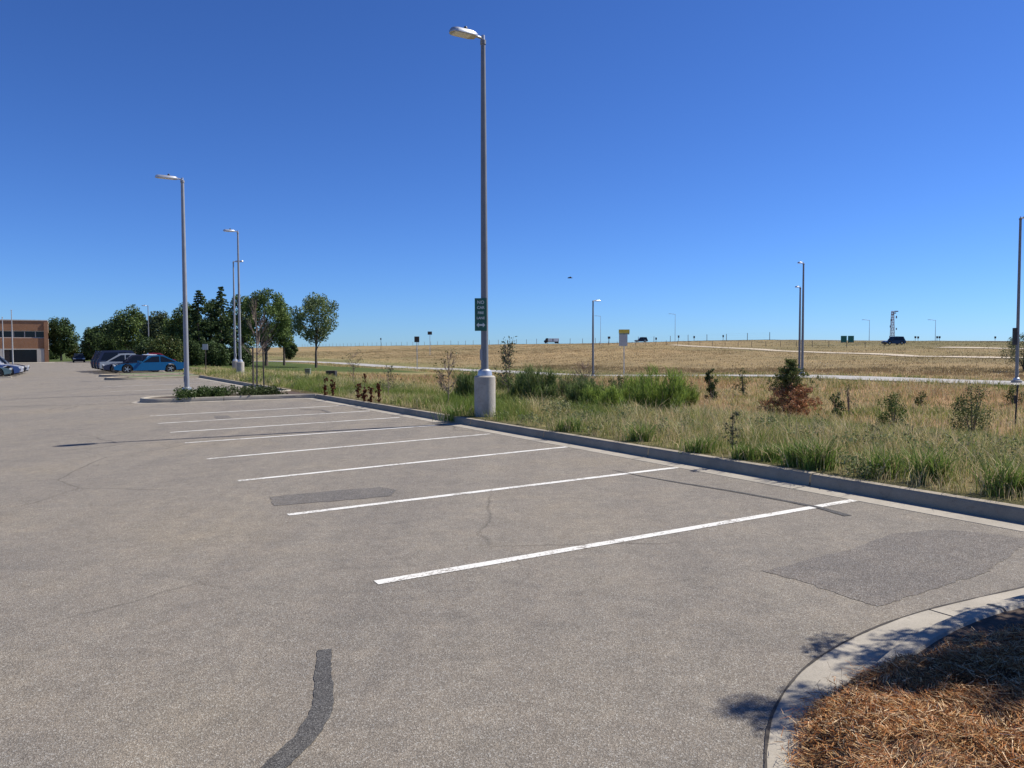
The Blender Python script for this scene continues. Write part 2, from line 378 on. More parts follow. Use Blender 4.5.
def strip(name, pts, width, m, zoff=.004, zf=None, kind='structure', ends=(1, 1)):
    """flat strip following world points (x,y); z from the lot plane or terrain"""
    P = [np.array(p[:2], float) for p in pts]; vs_, fs_ = [], []
    wd = width if isinstance(width, (list, tuple)) else [width]*len(P)
    if name == 'tar_seal':
        P2, w2 = [], []
        for i in range(len(P)-1):
            k_ = max(1, int(np.linalg.norm(P[i+1]-P[i])/.035))
            if np.linalg.norm(P[i]) > 30: k_ = 1
            for t in np.arange(k_)/k_: P2.append(P[i]*(1-t)+P[i+1]*t); w2.append(wd[i]*(1-t)+wd[i+1]*t)
        P, wd = P2+[P[-1]], w2+[wd[-1]]
        for _ in range(3): P = [P[0]]+[(P[i-1]+P[i]*2+P[i+1])/4 for i in range(1, len(P)-1)]+[P[-1]]
    for i, p in enumerate(P):
        d = P[min(i+1, len(P)-1)]-P[max(i-1, 0)]; d /= np.linalg.norm(d); n = np.array([-d[1], d[0]])
        for s in (-.5, .5):
            q = p+n*s*wd[i]*(1+(random.uniform(-.12, .12) if name == 'tar_seal' else 0)); u, v = xy2uv(*q)
            z = (float(lotz(u)) if zf is None else zf(q[0], q[1]))+zoff
            vs_.append((q[0], q[1], z))
    for i in range(len(P)-1): fs_.append((2*i, 2*i+1, 2*i+3, 2*i+2))
    return tag(MB().add(vs_, fs_).build(name, m), kind=kind)
def subdiv(a, b, n): return [(a[0]+(b[0]-a[0])*i/n, a[1]+(b[1]-a[1])*i/n) for i in range(n+1)]
# painted stall lines
LNS = [((376, 583), (868, 498)), ((288, 515), (682, 467)), ((238, 481), (567, 447)), ((207, 459), (490, 434)), ((185, 443), (436, 425.5)),
       ((170, 432.5), (400, 417.5)), ((158, 423.5), (370, 411)), ((150, 416), (345, 405.5))]
for a, b in LNS:
    A, B = LOT(*a), LOT(*b)
    o = strip('parking_line', subdiv(A, B, 12), .105, M['paint'], .004)
for v in (38., 43.5):
    strip('parking_line', [uv2xy(1.9, v), uv2xy(UK-.4, v)], .105, M['paint'], .004)
# repairs
def poly(name, px, m, zoff, kind='structure', dens=1):
    Q = [np.array(LOT(*p)[:2]) for p in px]; P = []
    for a, b in zip(Q, Q[1:]+Q[:1]):
        nn = max(2, int(np.linalg.norm(b-a)/.05))
        for t in np.arange(nn)/nn: P.append(a+(b-a)*t+rng.normal(0, .010, 2)+.03*(np.array([vnoise(*(a+(b-a)*t), .25, 1), vnoise(*(a+(b-a)*t), .25, 2)])-.5))
    vs_ = [(p[0], p[1], float(lotz(xy2uv(*p)[0]))+zoff) for p in P]
    return tag(MB().add(vs_, [tuple(range(len(P)))]).build(name, m), kind=kind)
poly('asphalt_patch', [(270, 497), (300, 494), (340, 490), (380, 487.5), (396, 490), (392, 496), (350, 500), (310, 503), (274, 506)], M['patch'], .0035)
poly('asphalt_patch', [(213, 416), (228, 415.4), (232, 418), (217, 419)], M['patch'], .0035)
poly('asphalt_patch', [(763, 571), (800, 562), (850, 549), (893, 534), (938, 530), (985, 533), (1030, 541), (1010, 556), (985, 572), (945, 585), (900, 600), (878, 606), (840, 594), (800, 581)], M['repave'], .0025)
J = [(325, 650), (323, 668), (324, 690), (323, 708), (314, 726), (300, 744), (280, 762), (262, 778), (240, 800)]
strip('tar_seal', [LOT(*p) for p in J], [.085, .085, .10, .105, .11, .11, .105, .10, .10], M['tar'], .004)
T_ = [(612, 470), (640, 476), (680, 483), (730, 491), (780, 500), (820, 508), (848, 516)]
strip('tar_seal', [LOT(*p) for p in T_], [.01, .03, .05, .05, .06, .08, .09], M['tar'], .005)
strip('tar_seal', [LOT(*p) for p in [(-60, 408), (0, 407), (60, 405.5), (140, 403)]], [.06, .07, .06, .05], M['patch'], .005)
strip('tar_seal', [LOT(*p) for p in [(300, 409.5), (322, 410), (330, 412.5), (318, 414)]], [.05, .1, .1, .04], M['patch'], .006)
for px in ([(378, 388.2), (100, 391)], [(0, 384), (60, 386), (90, 391)]):
    pass

# ------------------------------------------------------------------ kerbs
def kerb(P, name='kerb', h=.15, w=.16, pan=.30, joint=3.05, m=None, panm=None, side=1):
    """kerb along world points; the gutter pan lies to the side*left of travel"""
    P = [np.array(p[:2], float) for p in P]; S_ = [0]
    for a, b in zip(P, P[1:]): S_.append(S_[-1]+np.linalg.norm(b-a))
    tot = S_[-1]; nseg = max(1, round(tot/joint)); b1, b2 = MB(), MB()
    def at(s):
        s = min(max(s, 0), tot); i = max(0, min(len(P)-2, int(np.searchsorted(S_, s, 'right')-1)))
        t = (s-S_[i])/(S_[i+1]-S_[i]); return P[i]*(1-t)+P[i+1]*t
    def fr(s):
        d = at(s+.05)-at(s-.05); d /= np.linalg.norm(d); return at(s), np.array([-d[1], d[0]])*side
    for k in range(nseg):
        s0, s1 = tot*k/nseg+.009, tot*(k+1)/nseg-.009; n = max(2, int((s1-s0)/.25)+1); rows, rows2 = [], []
        jz = random.uniform(-.004, .004)
        for i in range(n):
            p, nn = fr(s0+(s1-s0)*i/(n-1)); row = []
            u, v = xy2uv(*p); z0 = float(lotz(u))
            for off, z in ((0., -.1), (0., .0), (-.012, h-.03), (-.035, h-.004), (-.06, h), (-w+.02, h), (-w, h-.02), (-w, -.1)):
                q = p+nn*off; row.append((q[0], q[1], z0+z+(jz if z > 0 else 0)))
            rows.append(row); row = []
            for off, z in ((-.001, .012), (pan, .004), (pan, -.06)):
                q = p+nn*off; u, v = xy2uv(*q); row.append((q[0], q[1], float(lotz(u))+z))
            rows2.append(row)
        for b, rw in ((b1, rows), (b2, rows2)):
            m_ = len(rw[0]); vs_ = [q for r_ in rw for q in r_]
            fs_ = [(i*m_+j, i*m_+j+1, (i+1)*m_+j+1, (i+1)*m_+j) for i in range(len(rw)-1) for j in range(m_-1)]
            fs_ += [tuple(range(m_)), tuple(range((len(rw)-1)*m_, len(rw)*m_))[::-1]]
            b.add(vs_, fs_)
    o = b1.build(name, m or M['kerb'], None, True); tag(o, kind='structure')
    o2 = b2.build('gutter', panm or M['pan'], None, False); tag(o2, kind='structure')
def UVl(l): return [uv2xy(*p) for p in l]
KP = [(1024, 517), (875, 491), (724, 470), (567, 444), (490, 431), (400, 415), (303, 398.3)]
if 0:
    for p in KP: print('KERB', p, [round(float(t), 2) for t in xy2uv(*LOT(*p)[:2])])
vE = float(xy2uv(*LOT(300, 398.5)[:2])[1])
kerb(UVl([(UK, .2), (UK, vE-.35)]), side=1)
# planted island that ends the row: curb goes out, round the nose and back
wI = 3.0
uN, vN = [float(t) for t in xy2uv(*LOT(152, 403.6)[:2])]; print('NOSE', uN, vN, vE)
isl = [(UK, vE-.35), (UK-.2, vE-.12), (UK-.5, vE), (uN+.5, vN)]
rN = (vE+wI-vN)/2
for k in range(1, 12):
    a = math.pi*k/12; isl.append((uN+.5-math.sin(a)*.8, vN+rN-math.cos(a)*rN))
isl += [(uN+.6, vE+wI), (UK-.6, vE+wI), (UK-.2, vE+wI+.15), (UK, vE+wI+.5)]
kerb(UVl(isl), side=1, m=M['pan'], pan=.25)
kerb(UVl([(UK, vE+wI+.5), (UK, 52.5)]), side=1)
def fill(name, pts, m, h, kind='structure'):
    P = UVl(pts); return tag(MB().add([(x, y, float(lotz(xy2uv(x, y)[0]))+h) for x, y in P], [tuple(range(len(P)))]).build(name, m), kind=kind)
fill('planting_bed', [(u+.12*(0 if u > 7 else 1), v) for u, v in isl]+[(UK+.3, vE+wI+.5), (UK+.3, vE-.35)], M['soil'], .10)
def nose_island(v0, v1, u0, u1, m=M['ground'], h=.12, name='grass_island'):
    c = (v0+v1)/2; r_ = (v1-v0)/2; pts = [(u1, v0), (u0+r_, v0)]
    for k in range(1, 8):
        a = math.pi*k/8; pts.append((u0+r_-math.sin(a)*r_, c-math.cos(a)*r_))
    pts += [(u0+r_, v1), (u1, v1)]
    kerb(UVl(pts), side=1, m=M['kerb'], pan=.2)
    return pts
gi = nose_island(52.5, 55.5, 2.4, UK)
gi2 = nose_island(60., 63.2, 2.4, 10.5)
kerb(UVl([(UK, 55.5), (UK, 60.)]), side=1)

# lawn sheets on those islands
LAWN = var('lawn', (.075, .115, .03), .95, amt=.4, scale=3)
sheet('grass_island', np.linspace(3.8, UK+.5, 6), np.linspace(52.66, 55.34, 3), lambda u, v: lotz(u)+.13, LAWN)
sheet('grass_island', np.linspace(3.8, 10.2, 6), np.linspace(60.16, 63.04, 3), lambda u, v: lotz(u)+.13, LAWN)
# lawns: right of the right-hand bays, and behind the lot
sheet('asphalt_bay', np.array([UK-.3, 10.5]), np.array([63.5, 150.]), lambda u, v: lotz(u)+.003, M['asphalt'])
kerb(UVl([(10.5, 63.3), (10.5, 150)]), side=1, joint=6)

# far kerbs by the building
def kerb_box(u0, u1, v0, v1, h=.14):
    MBb = MB(); x = [uv2xy(a, b) for a, b in ((u0, v0), (u1, v0), (u1, v1), (u0, v1))]; z = float(lotz(u0))
    vs_ = [(p[0], p[1], z-.05) for p in x]+[(p[0], p[1], z+h) for p in x]
    return tag(MBb.add(vs_, [(4, 5, 6, 7), (0, 1, 5, 4), (1, 2, 6, 5), (2, 3, 7, 6), (3, 0, 4, 7)]).build('pavement', M['pan']), kind='structure')
kerb_box(-60, 3.5, 158, 166)
kerb_box(-8.5, -3.0, 66.0, 67.6)

# foreground corner island
OUT = [(772, 830), (766, 768), (767, 742), (772, 715), (786, 690), (805, 668), (832, 650), (870, 630), (920, 612), (975, 599), (1024, 588), (1085, 573)]
OW = [np.array(LOT(*p)[:2]) for p in OUT]
def chaikin(P):
    Q = [P[0]]
    for a, b in zip(P, P[1:]): Q += [a*.75+b*.25, a*.25+b*.75]
    return Q+[P[-1]]
OW = chaikin(chaikin(OW))
d0 = -D1; OW = [OW[0]+d0*k for k in (3., 2., 1.)]+OW
dl = (OW[-1]-OW[-3]); dl /= np.linalg.norm(dl); uend = float(xy2uv(*OW[-1])[0]); OW += [OW[-1]+dl*k for k in np.linspace(.5, max(.6, UK-uend), 6)]
def offset(P, d):
    out = []
    for i, p in enumerate(P):
        t = P[min(i+1, len(P)-1)]-P[max(i-1, 0)]; t = t/np.linalg.norm(t); out.append(p+np.array([t[1], -t[0]])*d)
    return out
PANW = .33
kerb(offset(OW, PANW), side=1, pan=PANW, w=.15, m=M['pan'])
inner = offset(OW, PANW+.10)
c0 = np.array(uv2xy(9, -4.))
vs_ = [(p[0], p[1], float(lotz(xy2uv(*p)[0]))+.135) for p in inner]; far_ = [uv2xy(9.5, float(xy2uv(*inner[-1])[1])), uv2xy(9.5, -6.)]
vs_ += [(p[0], p[1], .2) for p in far_]
tag(MB().add(vs_, [tuple(range(len(vs_)))]).build('mulch_bed', M['soil']), kind='structure')
M['joint'] = var('joint_dirt', (.05, .042, .035), .95, amt=.4)
# dark joint where asphalt meets the pan
strip('tar_seal', [tuple(p) for p in offset(OW, -.004)], [.008+.012*random.random() for _ in OW], M['joint'], .006)

# ------------------------------------------------------------------ field road, dirt tracks
RU = 51.
vr = np.concatenate([np.arange(-30, 150, 3.), np.arange(150, 260, 5)])
def road_u(v): return RU+np.interp(v, [-30, 120, 150, 200, 260], [0, 0, -4, -20, -40.])
def drape(name, cu, V, half, m, off, n=5):
    rows = []; vs_, fs_ = [], []
    for i, v in enumerate(V):
        for k in range(n):
            u = cu(v)-half+2*half*k/(n-1); x, y = uv2xy(u, v); vs_.append((x, y, float(terr(x, y))+off))
    for i in range(len(V)-1):
        for k in range(n-1): fs_.append((i*n+k, i*n+k+1, (i+1)*n+k+1, (i+1)*n+k))
    return tag(MB().add(vs_, fs_).build(name, m, None, True), kind='structure')
drape('field_road', road_u, vr, 2.9, M['road'], .09)
drape('highway', lambda v: 197., np.arange(-60, 700, 6.), 5.5, M['road'], .10)
# dirt tracks across the hill
def track(pxs, half, name='dirt_track'):
    P = [G(*p) for p in pxs]; Q = []
    for a, b in zip(P, P[1:]): Q += [(a[0]+(b[0]-a[0])*t, a[1]+(b[1]-a[1])*t) for t in np.linspace(0, 1, 25)[:-1]]
    vs_, fs_ = [], []
    for i, p in enumerate(Q):
        d = np.array(Q[min(i+1, len(Q)-1)])-np.array(Q[max(0, i-1)]); d /= np.linalg.norm(d)+1e-9; n = np.array([-d[1], d[0]])
        for k in range(4):
            q = np.array(p)+n*(k/1.5-1)*half; vs_.append((q[0], q[1], float(terr(*q))+.07))
    for i in range(len(Q)-1):
        for k in range(3): fs_.append((4*i+k, 4*i+k+1, 4*i+5+k, 4*i+4+k))
    return tag(MB().add(vs_, fs_).build(name, M['dirt'], None, True), kind='structure')
track([(672, 345), (740, 348.5), (820, 352.5), (900, 355.5), (1000, 358), (1080, 359)], 1.6)
track([(940, 347.5), (1000, 348.5), (1080, 350)], 1.5)

# ------------------------------------------------------------------ grass
G_STRAW = np.array([.62, .50, .28]); G_GREEN = np.array([.16, .22, .045]); G_OLIVE = np.array([.32, .31, .11]); G_RUST = np.array([.42, .22, .10])
def blades(x, y, z, h, wd, lean, col, tipcol=None, seg=2):
    n = len(x); a = rng.uniform(0, 2*np.pi, n); la = rng.uniform(0, 2*np.pi, n)
    ex, ey = np.cos(a)*wd/2, np.sin(a)*wd/2
    lx, ly = np.cos(la)*lean*h, np.sin(la)*lean*h
    V = np.zeros((n, 5, 3), np.float32)
    for j, (t, wf) in enumerate(((0, 1), (0, 1), (.55, .8), (.55, .8), (1, 0))):
        sg = (-1, 1, -1, 1, 0)[j]; bend = t**1.8
        V[:, j, 0] = x+ex*wf*sg+lx*bend; V[:, j, 1] = y+ey*wf*sg+ly*bend; V[:, j, 2] = z-.02*(t == 0)+h*t*(1-.25*lean*t)
    b = np.arange(n)[:, None]*5
    q = np.concatenate([b, b+1, b+3, b+2], 1); t3 = np.concatenate([b+2, b+3, b+4], 1)
    C = np.repeat(col[:, None, :], 5, 1)
    if tipcol is not None: C[:, 4, :] = tipcol; C[:, 2:4, :] = col[:, None, :]*.6+tipcol[:, None, :]*.4
    return V.reshape(-1, 3), q, t3, C.reshape(-1, 3)
def scatter(u0, u1, v0, v1, dens, clump, spread):
    nc = int(dens*(u1-u0)*(v1-v0)/clump)
    cu = rng.uniform(u0, u1, nc); cv = rng.uniform(v0, v1, nc); X, Y = uv2xy(cu, cv); k = inview(X, Y); X, Y = X[k], Y[k]
    cid = np.repeat(np.arange(len(X)), clump); sz = rng.uniform(.5, 1.3, len(X))
    x = X[cid]+rng.normal(0, spread, len(cid)); y = Y[cid]+rng.normal(0, spread, len(cid))
    u, v = xy2uv(x, y); k = (u > UK+.17) & ((np.abs(u-road_u(v)) > 3.1))
    return x[k], y[k], cid[k], sz, X, Y
def gcol(x, y, cid, X, Y):
    u, v = xy2uv(x, y); n = fnoise(X, Y, 3.2, 31)[cid]; nb = fnoise(X, Y, 11., 33)[cid]; r_ = rng.uniform(0, 1, len(X))[cid]
    near = np.clip((13.5-u)/3, 0, 1)
    pg = .12+.60*np.clip((n-.46)*5, 0, 1)*(.5+.5*near)+.10*near
    band = np.clip(1-np.abs(u-17)/5, 0, 1)*np.clip((24-v)/8, 0, 1); pg = pg+.35*band
    left = np.clip((v-22)/10, 0, 1)*np.clip((20-u)/6, 0, 1); pg = pg+.06*left
    hill = np.clip((u-57)/5, 0, 1); pg = pg*(1-hill)+.10*hill
    verge = np.clip(1-np.abs(u-RU)/8, 0, 1); pg = pg+.3*verge
    rust = np.clip((u-19)/8, 0, 1)*np.clip((46-u)/4, 0, 1)*np.clip((nb-.40)*5, 0, 1)*.65
    s = rng.uniform(0, 1, len(x)); s = .6*r_+.4*s
    c = np.where((s < pg)[:, None], G_GREEN, np.where((s < pg+.30)[:, None], G_OLIVE, G_STRAW))
    rr = rng.uniform(0, 1, len(x)) < rust; c = np.where(rr[:, None] & (s > pg*.6)[:, None], G_RUST*.6+G_STRAW*.4, c)
    c = c*(1-hill[:, None])+zone_col(x, y)*1.06*hill[:, None]
    return c*(1+(rng.uniform(.7, 1.25, len(x))-1)*(1-.6*hill))[:, None]*rng.uniform(.92, 1.08, (len(x), 3))
parts = []
def grassband(u0, u1, v0, v1, dens, clump, spread, hm, wd, lean=.45):
    x, y, cid, sz, X, Y = scatter(u0, u1, v0, v1, dens, clump, spread)
    n = fnoise(x, y, 2.2, 41)
    h = hm*sz[cid]*rng.uniform(.45, 1.15, len(x))*(.25+1.4*n)
    u = xy2uv(x, y)[0]; h = h*np.clip(.4+(u-UK-.1)*.8, .4, 1)
    parts.append(blades(x, y, terr(x, y), h, wd*rng.uniform(.6, 1.3, len(x)), lean*rng.uniform(.3, 1.6, len(x)), gcol(x, y, cid, X, Y)))
grassband(UK+.18, 11.5, .5, 16, 480, 14, .07, .34, .007)
grassband(UK+.18, 11.5, 16, 34, 360, 14, .09, .34, .010)
grassband(UK+.18, 14, 34, 74, 110, 12, .16, .34, .020)
grassband(11.5, 24, -8, 16, 330, 16, .14, .40, .010)
grassband(11.5, 24, 16, 40, 190, 16, .17, .42, .015)
grassband(UK+.4, 14, .5, 34, 14, 5, .12, .55, .009, .7)
grassband(UK+.3, 13, .5, 34, 40, 26, .10, .48, .009, .6)
grassband(24, 48, -20, 40, 70, 16, .25, .42, .024)
grassband(14, 48, 40, 76, 40, 14, .3, .36, .035)
grassband(40, 48, 76, 150, 20, 12, .3, .32, .05)
grassband(54, 75, -30, 110, 22, 12, .35, .30, .035)
grassband(75, 130, -30, 200, 3.5, 12, .8, .24, .05)
grassband(54, 130, 110, 330, 1.8, 12, .9, .25, .07)
grassband(130, 190, -20, 330, 1.5, 10, 1., .25, .07)
def merge(parts):
    V, Q, T, C = [], [], [], []; o = 0
    for v, q, t, c in parts: V.append(v); Q.append(q+o); T.append(t+o); C.append(c); o += len(v)
    return np.concatenate(V), np.concatenate(Q), np.concatenate(T), np.concatenate(C)
V, Q, T3, C = merge(parts); print('BLADES', len(Q))
o = link('meadow_grass', np_mesh('meadow_grass', V, [Q, T3], C), M['blade'])
tag(o, 'tall dry and green meadow grass growing beyond the kerb', 'grass', kind='stuff')

# ------------------------------------------------------------------ plants
def leaves(C0, R_, n, size, cols, flat=.0, squash=1., drop=0.):
    """n leaf quads in clump spheres; C0 (k,3) centres, R_ (k,) radii"""
    C0 = np.asarray(C0, float); R_ = np.asarray(R_, float); wts = R_**2/np.sum(R_**2)
    k = rng.choice(len(C0), n, p=wts); d = rng.normal(0, 1, (n, 3)); d /= np.linalg.norm(d, axis=1)[:, None]
    rr = R_[k]*rng.uniform(.0, 1, n)**.45; P = C0[k]+d*rr[:, None]*np.array([1, 1, squash])
    a = rng.normal(0, 1, (n, 3)); a /= np.linalg.norm(a, axis=1)[:, None]; b = np.cross(a, rng.normal(0, 1, (n, 3))); b /= np.linalg.norm(b, axis=1)[:, None]
    s = size*rng.uniform(.55, 1.35, n)[:, None]
    V = np.stack([P-a*s, P+b*s*.55, P+a*s, P-b*s*.55], 1).reshape(-1, 3)
    q = np.arange(n*4).reshape(n, 4)
    cc = np.array(cols)[rng.integers(0, len(cols), n)]*rng.uniform(.75, 1.25, n)[:, None]
    tone = rng.uniform(.8, 1.2, len(C0))[k]; cc = cc*tone[:, None]
    return V, q, np.repeat(cc, 4, 0)
def leafobj(name, V, q, c, parent, m='leaf'): return link(name, np_mesh(name, V, [q], c), M[m], parent)
GREENS = [(.10, .15, .04), (.13, .18, .05), (.16, .21, .065)]
DARKG = [(.05, .08, .03), (.065, .095, .035), (.08, .115, .042)]
GREYG = [(.08, .105, .05), (.10, .125, .06), (.07, .09, .04)]
OLIVE = [(.075, .085, .025), (.095, .10, .03), (.06, .075, .02)]
def trunk(root, H, r0, limbs, bark='bark', lean=0.):
    b = MB(); pts = [(0, 0, -.15), (lean*.3*H*.1, 0, H*.2), (lean*H*.1, .02*H, H*.5), (lean*H*.12, 0, H*.9)]
    b.tube(pts, [r0*1.15, r0*.85, r0*.55, r0*.12], 7)
    for (z0, p) in limbs:
        s = np.array([lean*H*.1*min(1, z0/H*2), 0, z0]); e = np.array(p); m_ = s*.5+e*.5+np.array([0, 0, -.04*H])
        b.tube([s, m_, e], [r0*.38, r0*.24, r0*.06], 5)
    return b.build('trunk', M[bark], root, True)
def broadleaf(loc, H, Wd, label, n=2600, leaf=.28, cols=GREENS, base=.25, group='trees beyond the parking lot', name='broadleaf_tree', gaps=.0, r0=None, cat='tree', ncl=26, seed=None):
    root = thing(name, label, cat, loc, random.uniform(0, 6), group)
    C0, R_ = [], []
    zc, rz_, rx_ = H*(base+1)/2, H*(1-base)/2, Wd/2
    for i in range(ncl):
        y_ = 1-2*(i+.5)/ncl; a = i*2.39996+random.uniform(-.4, .4); q_ = math.sqrt(1-y_*y_)
        f = random.choice((.45, .62, .74, .80)); wob = random.uniform(.88, 1.06)
        C0.append((rx_*f*wob*q_*math.cos(a), rx_*f*wob*q_*math.sin(a), zc+rz_*.80*y_*wob)); R_.append(Wd*random.uniform(.12, .20)*(1-gaps))
    if gaps < .1: C0.append((0, 0, zc)); R_.append(min(rx_, rz_)*.75)
    limbs = [(H*base*random.uniform(.6, 1.3), c) for c in C0[::3]]
    trunk(root, H, r0 or H*.022, limbs)
    V, q, c = leaves(C0, R_, int(n*2.6), leaf*.62, cols); leafobj('crown', V, q, c, root)
    return root
def spruce(loc, H, Wd, label, n=3000, leaf=.22, cols=DARKG, group='trees beyond the parking lot', name='spruce_tree', cat='tree'):
    root = thing(name, label, cat, loc, random.uniform(0, 6), group)
    C0, R_ = [], []
    tiers = int(H/.32)
    for i in range(tiers):
        t = i/tiers; r_ = Wd/2*(1-t)**.8*random.uniform(.85, 1.1)+.10
        for k in range(max(4, int(10*(1-t)))):
            a = random.uniform(0, 6.28); ln = r_*random.uniform(.55, 1.08)
            for s in (.35, .65, .95):
                C0.append((ln*s*math.cos(a), ln*s*math.sin(a), H*(.03+.95*t)-ln*s*.25)); R_.append(.34*(1.3-s*.5)*(1-t*.5))
    trunk(root, H, H*.02, [])
    V, q, c = leaves(C0, R_, n, leaf, cols, squash=.55); leafobj('crown', V, q, c, root)
    return root
def ptree(fn, px, Yd, top, wpx, label, **kw):
    x, y, z = AT(px, Yd); return fn((x, y, z-.05), topz(px, top, Yd)-z, wpx*Yd/F_PX, label, **kw)
ptree(broadleaf, 61, 168, 317, 34, 'dark rounded pine standing just right of the brick building', cols=DARKG, n=3200, base=.12, name='pine_tree', leaf=.34)
ptree(broadleaf, 36, 195, 318, 12, 'tree top showing just above the roof of the brick building', cols=DARKG, n=900, base=.2, leaf=.4)
ptree(broadleaf, 72, 172, 340, 16, 'low light green tree at the right foot of the dark pine', cols=OLIVE, n=900, base=.05, leaf=.3)
ptree(broadleaf, 93, 150, 325, 26, 'low dark tree leftmost of the group behind the parked cars', cols=DARKG, n=2000, base=.15, leaf=.3)
ptree(broadleaf, 110, 145, 321, 36, 'dark green tree above the dark cars, its top lower than the tree on its right', cols=DARKG, n=2600, base=.15, leaf=.3)
ptree(broadleaf, 133, 135, 308, 44, 'broad green tree with the highest crown between the pine and the spruces', cols=GREENS+DARKG, n=4200, base=.2, leaf=.28)
ptree(broadleaf, 160, 130, 311, 36, 'paler olive tree right behind the far lamp post', cols=GREYG, n=2600, base=.2, leaf=.28)
ptree(broadleaf, 178, 122, 315, 38, 'dark leafy tree filling the gap left of the spruces', cols=DARKG+GREENS, n=3000, base=.08, leaf=.28)
ptree(spruce, 200, 104, 287, 62, 'tall dark spruce just right of the lamp post in the planted island', n=17000, leaf=.15)
ptree(spruce, 222, 106, 283, 60, 'tallest dark spruce, just left of the pair of lamp posts', n=17000, leaf=.15)
ptree(broadleaf, 211, 128, 296, 36, 'dark broad tree filling the gap between the two spruces', cols=DARKG, n=3600, base=.05, leaf=.26)
ptree(broadleaf, 188, 120, 300, 34, 'dark broad tree behind the lamp post in the planted island', cols=DARKG+GREENS, n=3400, base=.05, leaf=.26)
ptree(broadleaf, 242, 122, 291, 38, 'dark tree rising behind the pair of lamp posts', cols=DARKG+GREENS, n=3200, base=.08, leaf=.26)
ptree(broadleaf, 266, 112, 287, 54, 'large cottonwood with ragged bright crown right of the lamp posts', cols=[(.11, .16, .05), (.09, .135, .04), (.14, .19, .06)], n=5200, base=.22, leaf=.24, ncl=30, gaps=.12)
ptree(broadleaf, 284, 118, 312, 26, 'small low tree on the right side of the cottonwood', cols=GREENS, n=1500, base=.3, leaf=.24)
ptree(broadleaf, 316, 104, 293, 58, 'lone round cottonwood with open airy crown on the lawn', cols=[(.14, .19, .08), (.11, .15, .06), (.17, .21, .09)], n=3600, base=.33, leaf=.21, ncl=34, gaps=.28, r0=.17)
ptree(broadleaf, 168, 88, 336, 40, 'low olive bush behind the bright blue coupe', cols=OLIVE+DARKG, n=2600, base=.0, name='large_bush', cat='bush', leaf=.2)
ptree(broadleaf, 150, 98, 338, 34, 'dark bush behind the roof of the blue coupe', cols=DARKG, n=2200, base=.0, name='large_bush', cat='bush', leaf=.2)
ptree(broadleaf, 190, 92, 340, 34, 'dark bush below the leftmost spruce', cols=DARKG, n=2200, base=.0, name='large_bush', cat='bush', leaf=.2)
ptree(broadleaf, 216, 96, 343, 30, 'dark bush below the tallest spruce', cols=DARKG, n=2000, base=.0, name='large_bush', cat='bush', leaf=.2)
ptree(broadleaf, 242, 100, 346, 26, 'dark bush under the trees behind the pair of lamp posts', cols=DARKG, n=1600, base=.0, name='large_bush', cat='bush', leaf=.2)
for px_, Y_, t_, w_, lb in ((120, 158, 338, 30, 'dark thicket behind the parked cars, seen over their roofs'), (92, 172, 344, 26, 'low dark thicket left of the parked cars'), (50, 200, 346, 22, 'low bush right beside the corner of the brick building'), (290, 190, 341, 16, 'far bush on the skyline between the two cottonwoods')):
    ptree(broadleaf, px_, Y_, t_, w_, lb, cols=DARKG, n=1400, base=.0, name='large_bush', cat='bush', leaf=.34)
ptree(broadleaf, 1024, 66, 331, 46, 'grey green feathery tree on the far side of the field road at the right edge', cols=[(.16, .19, .11), (.13, .16, .08), (.10, .12, .06)], n=2200, base=.12, leaf=.08, gaps=.38, ncl=44, group=None)

def bush(px, py, top, wpx, label, cols, n=900, leaf=.05, name='shrub', cat='shrub', group='shrubs in the meadow', base=.05, stems=7, gaps=.2, ncl=16, upright=False, stemm='twig'):
    x, y, z = G(px, py); H = topz(px, top, y)-z; Wd = wpx*y/F_PX
    root = thing(name, label, cat, (x, y, z-.03), 0, group)
    C0, R_, b = [], [], MB()
    for i in range(ncl):
        t = (i+.5)/ncl; zc = H*(base+(1-base)*t*.95)
        sh = math.sin(math.pi*min(.97, .25+t*.7))**.6 if not upright else (1-t*.75)
        a = random.uniform(0, 6.28); rr = Wd/2*sh*random.uniform(.2, .9)
        C0.append((rr*math.cos(a), rr*math.sin(a), zc)); R_.append((Wd*.5)*random.uniform(.25, .5)*sh*(1-gaps)+.03)
    for i in range(stems):
        c = C0[random.randrange(ncl//2, ncl)]; b.tube([(c[0]*.08, c[1]*.08, 0), (c[0]*.4, c[1]*.4, c[2]*.55), c], [.016*H, .010*H, .003*H], 5)
    b.build('stems', M[stemm], root, True)
    V, q, c = leaves(C0, R_, n, leaf, cols, squash=1.1); leafobj('foliage', V, q, c, root)
    return root
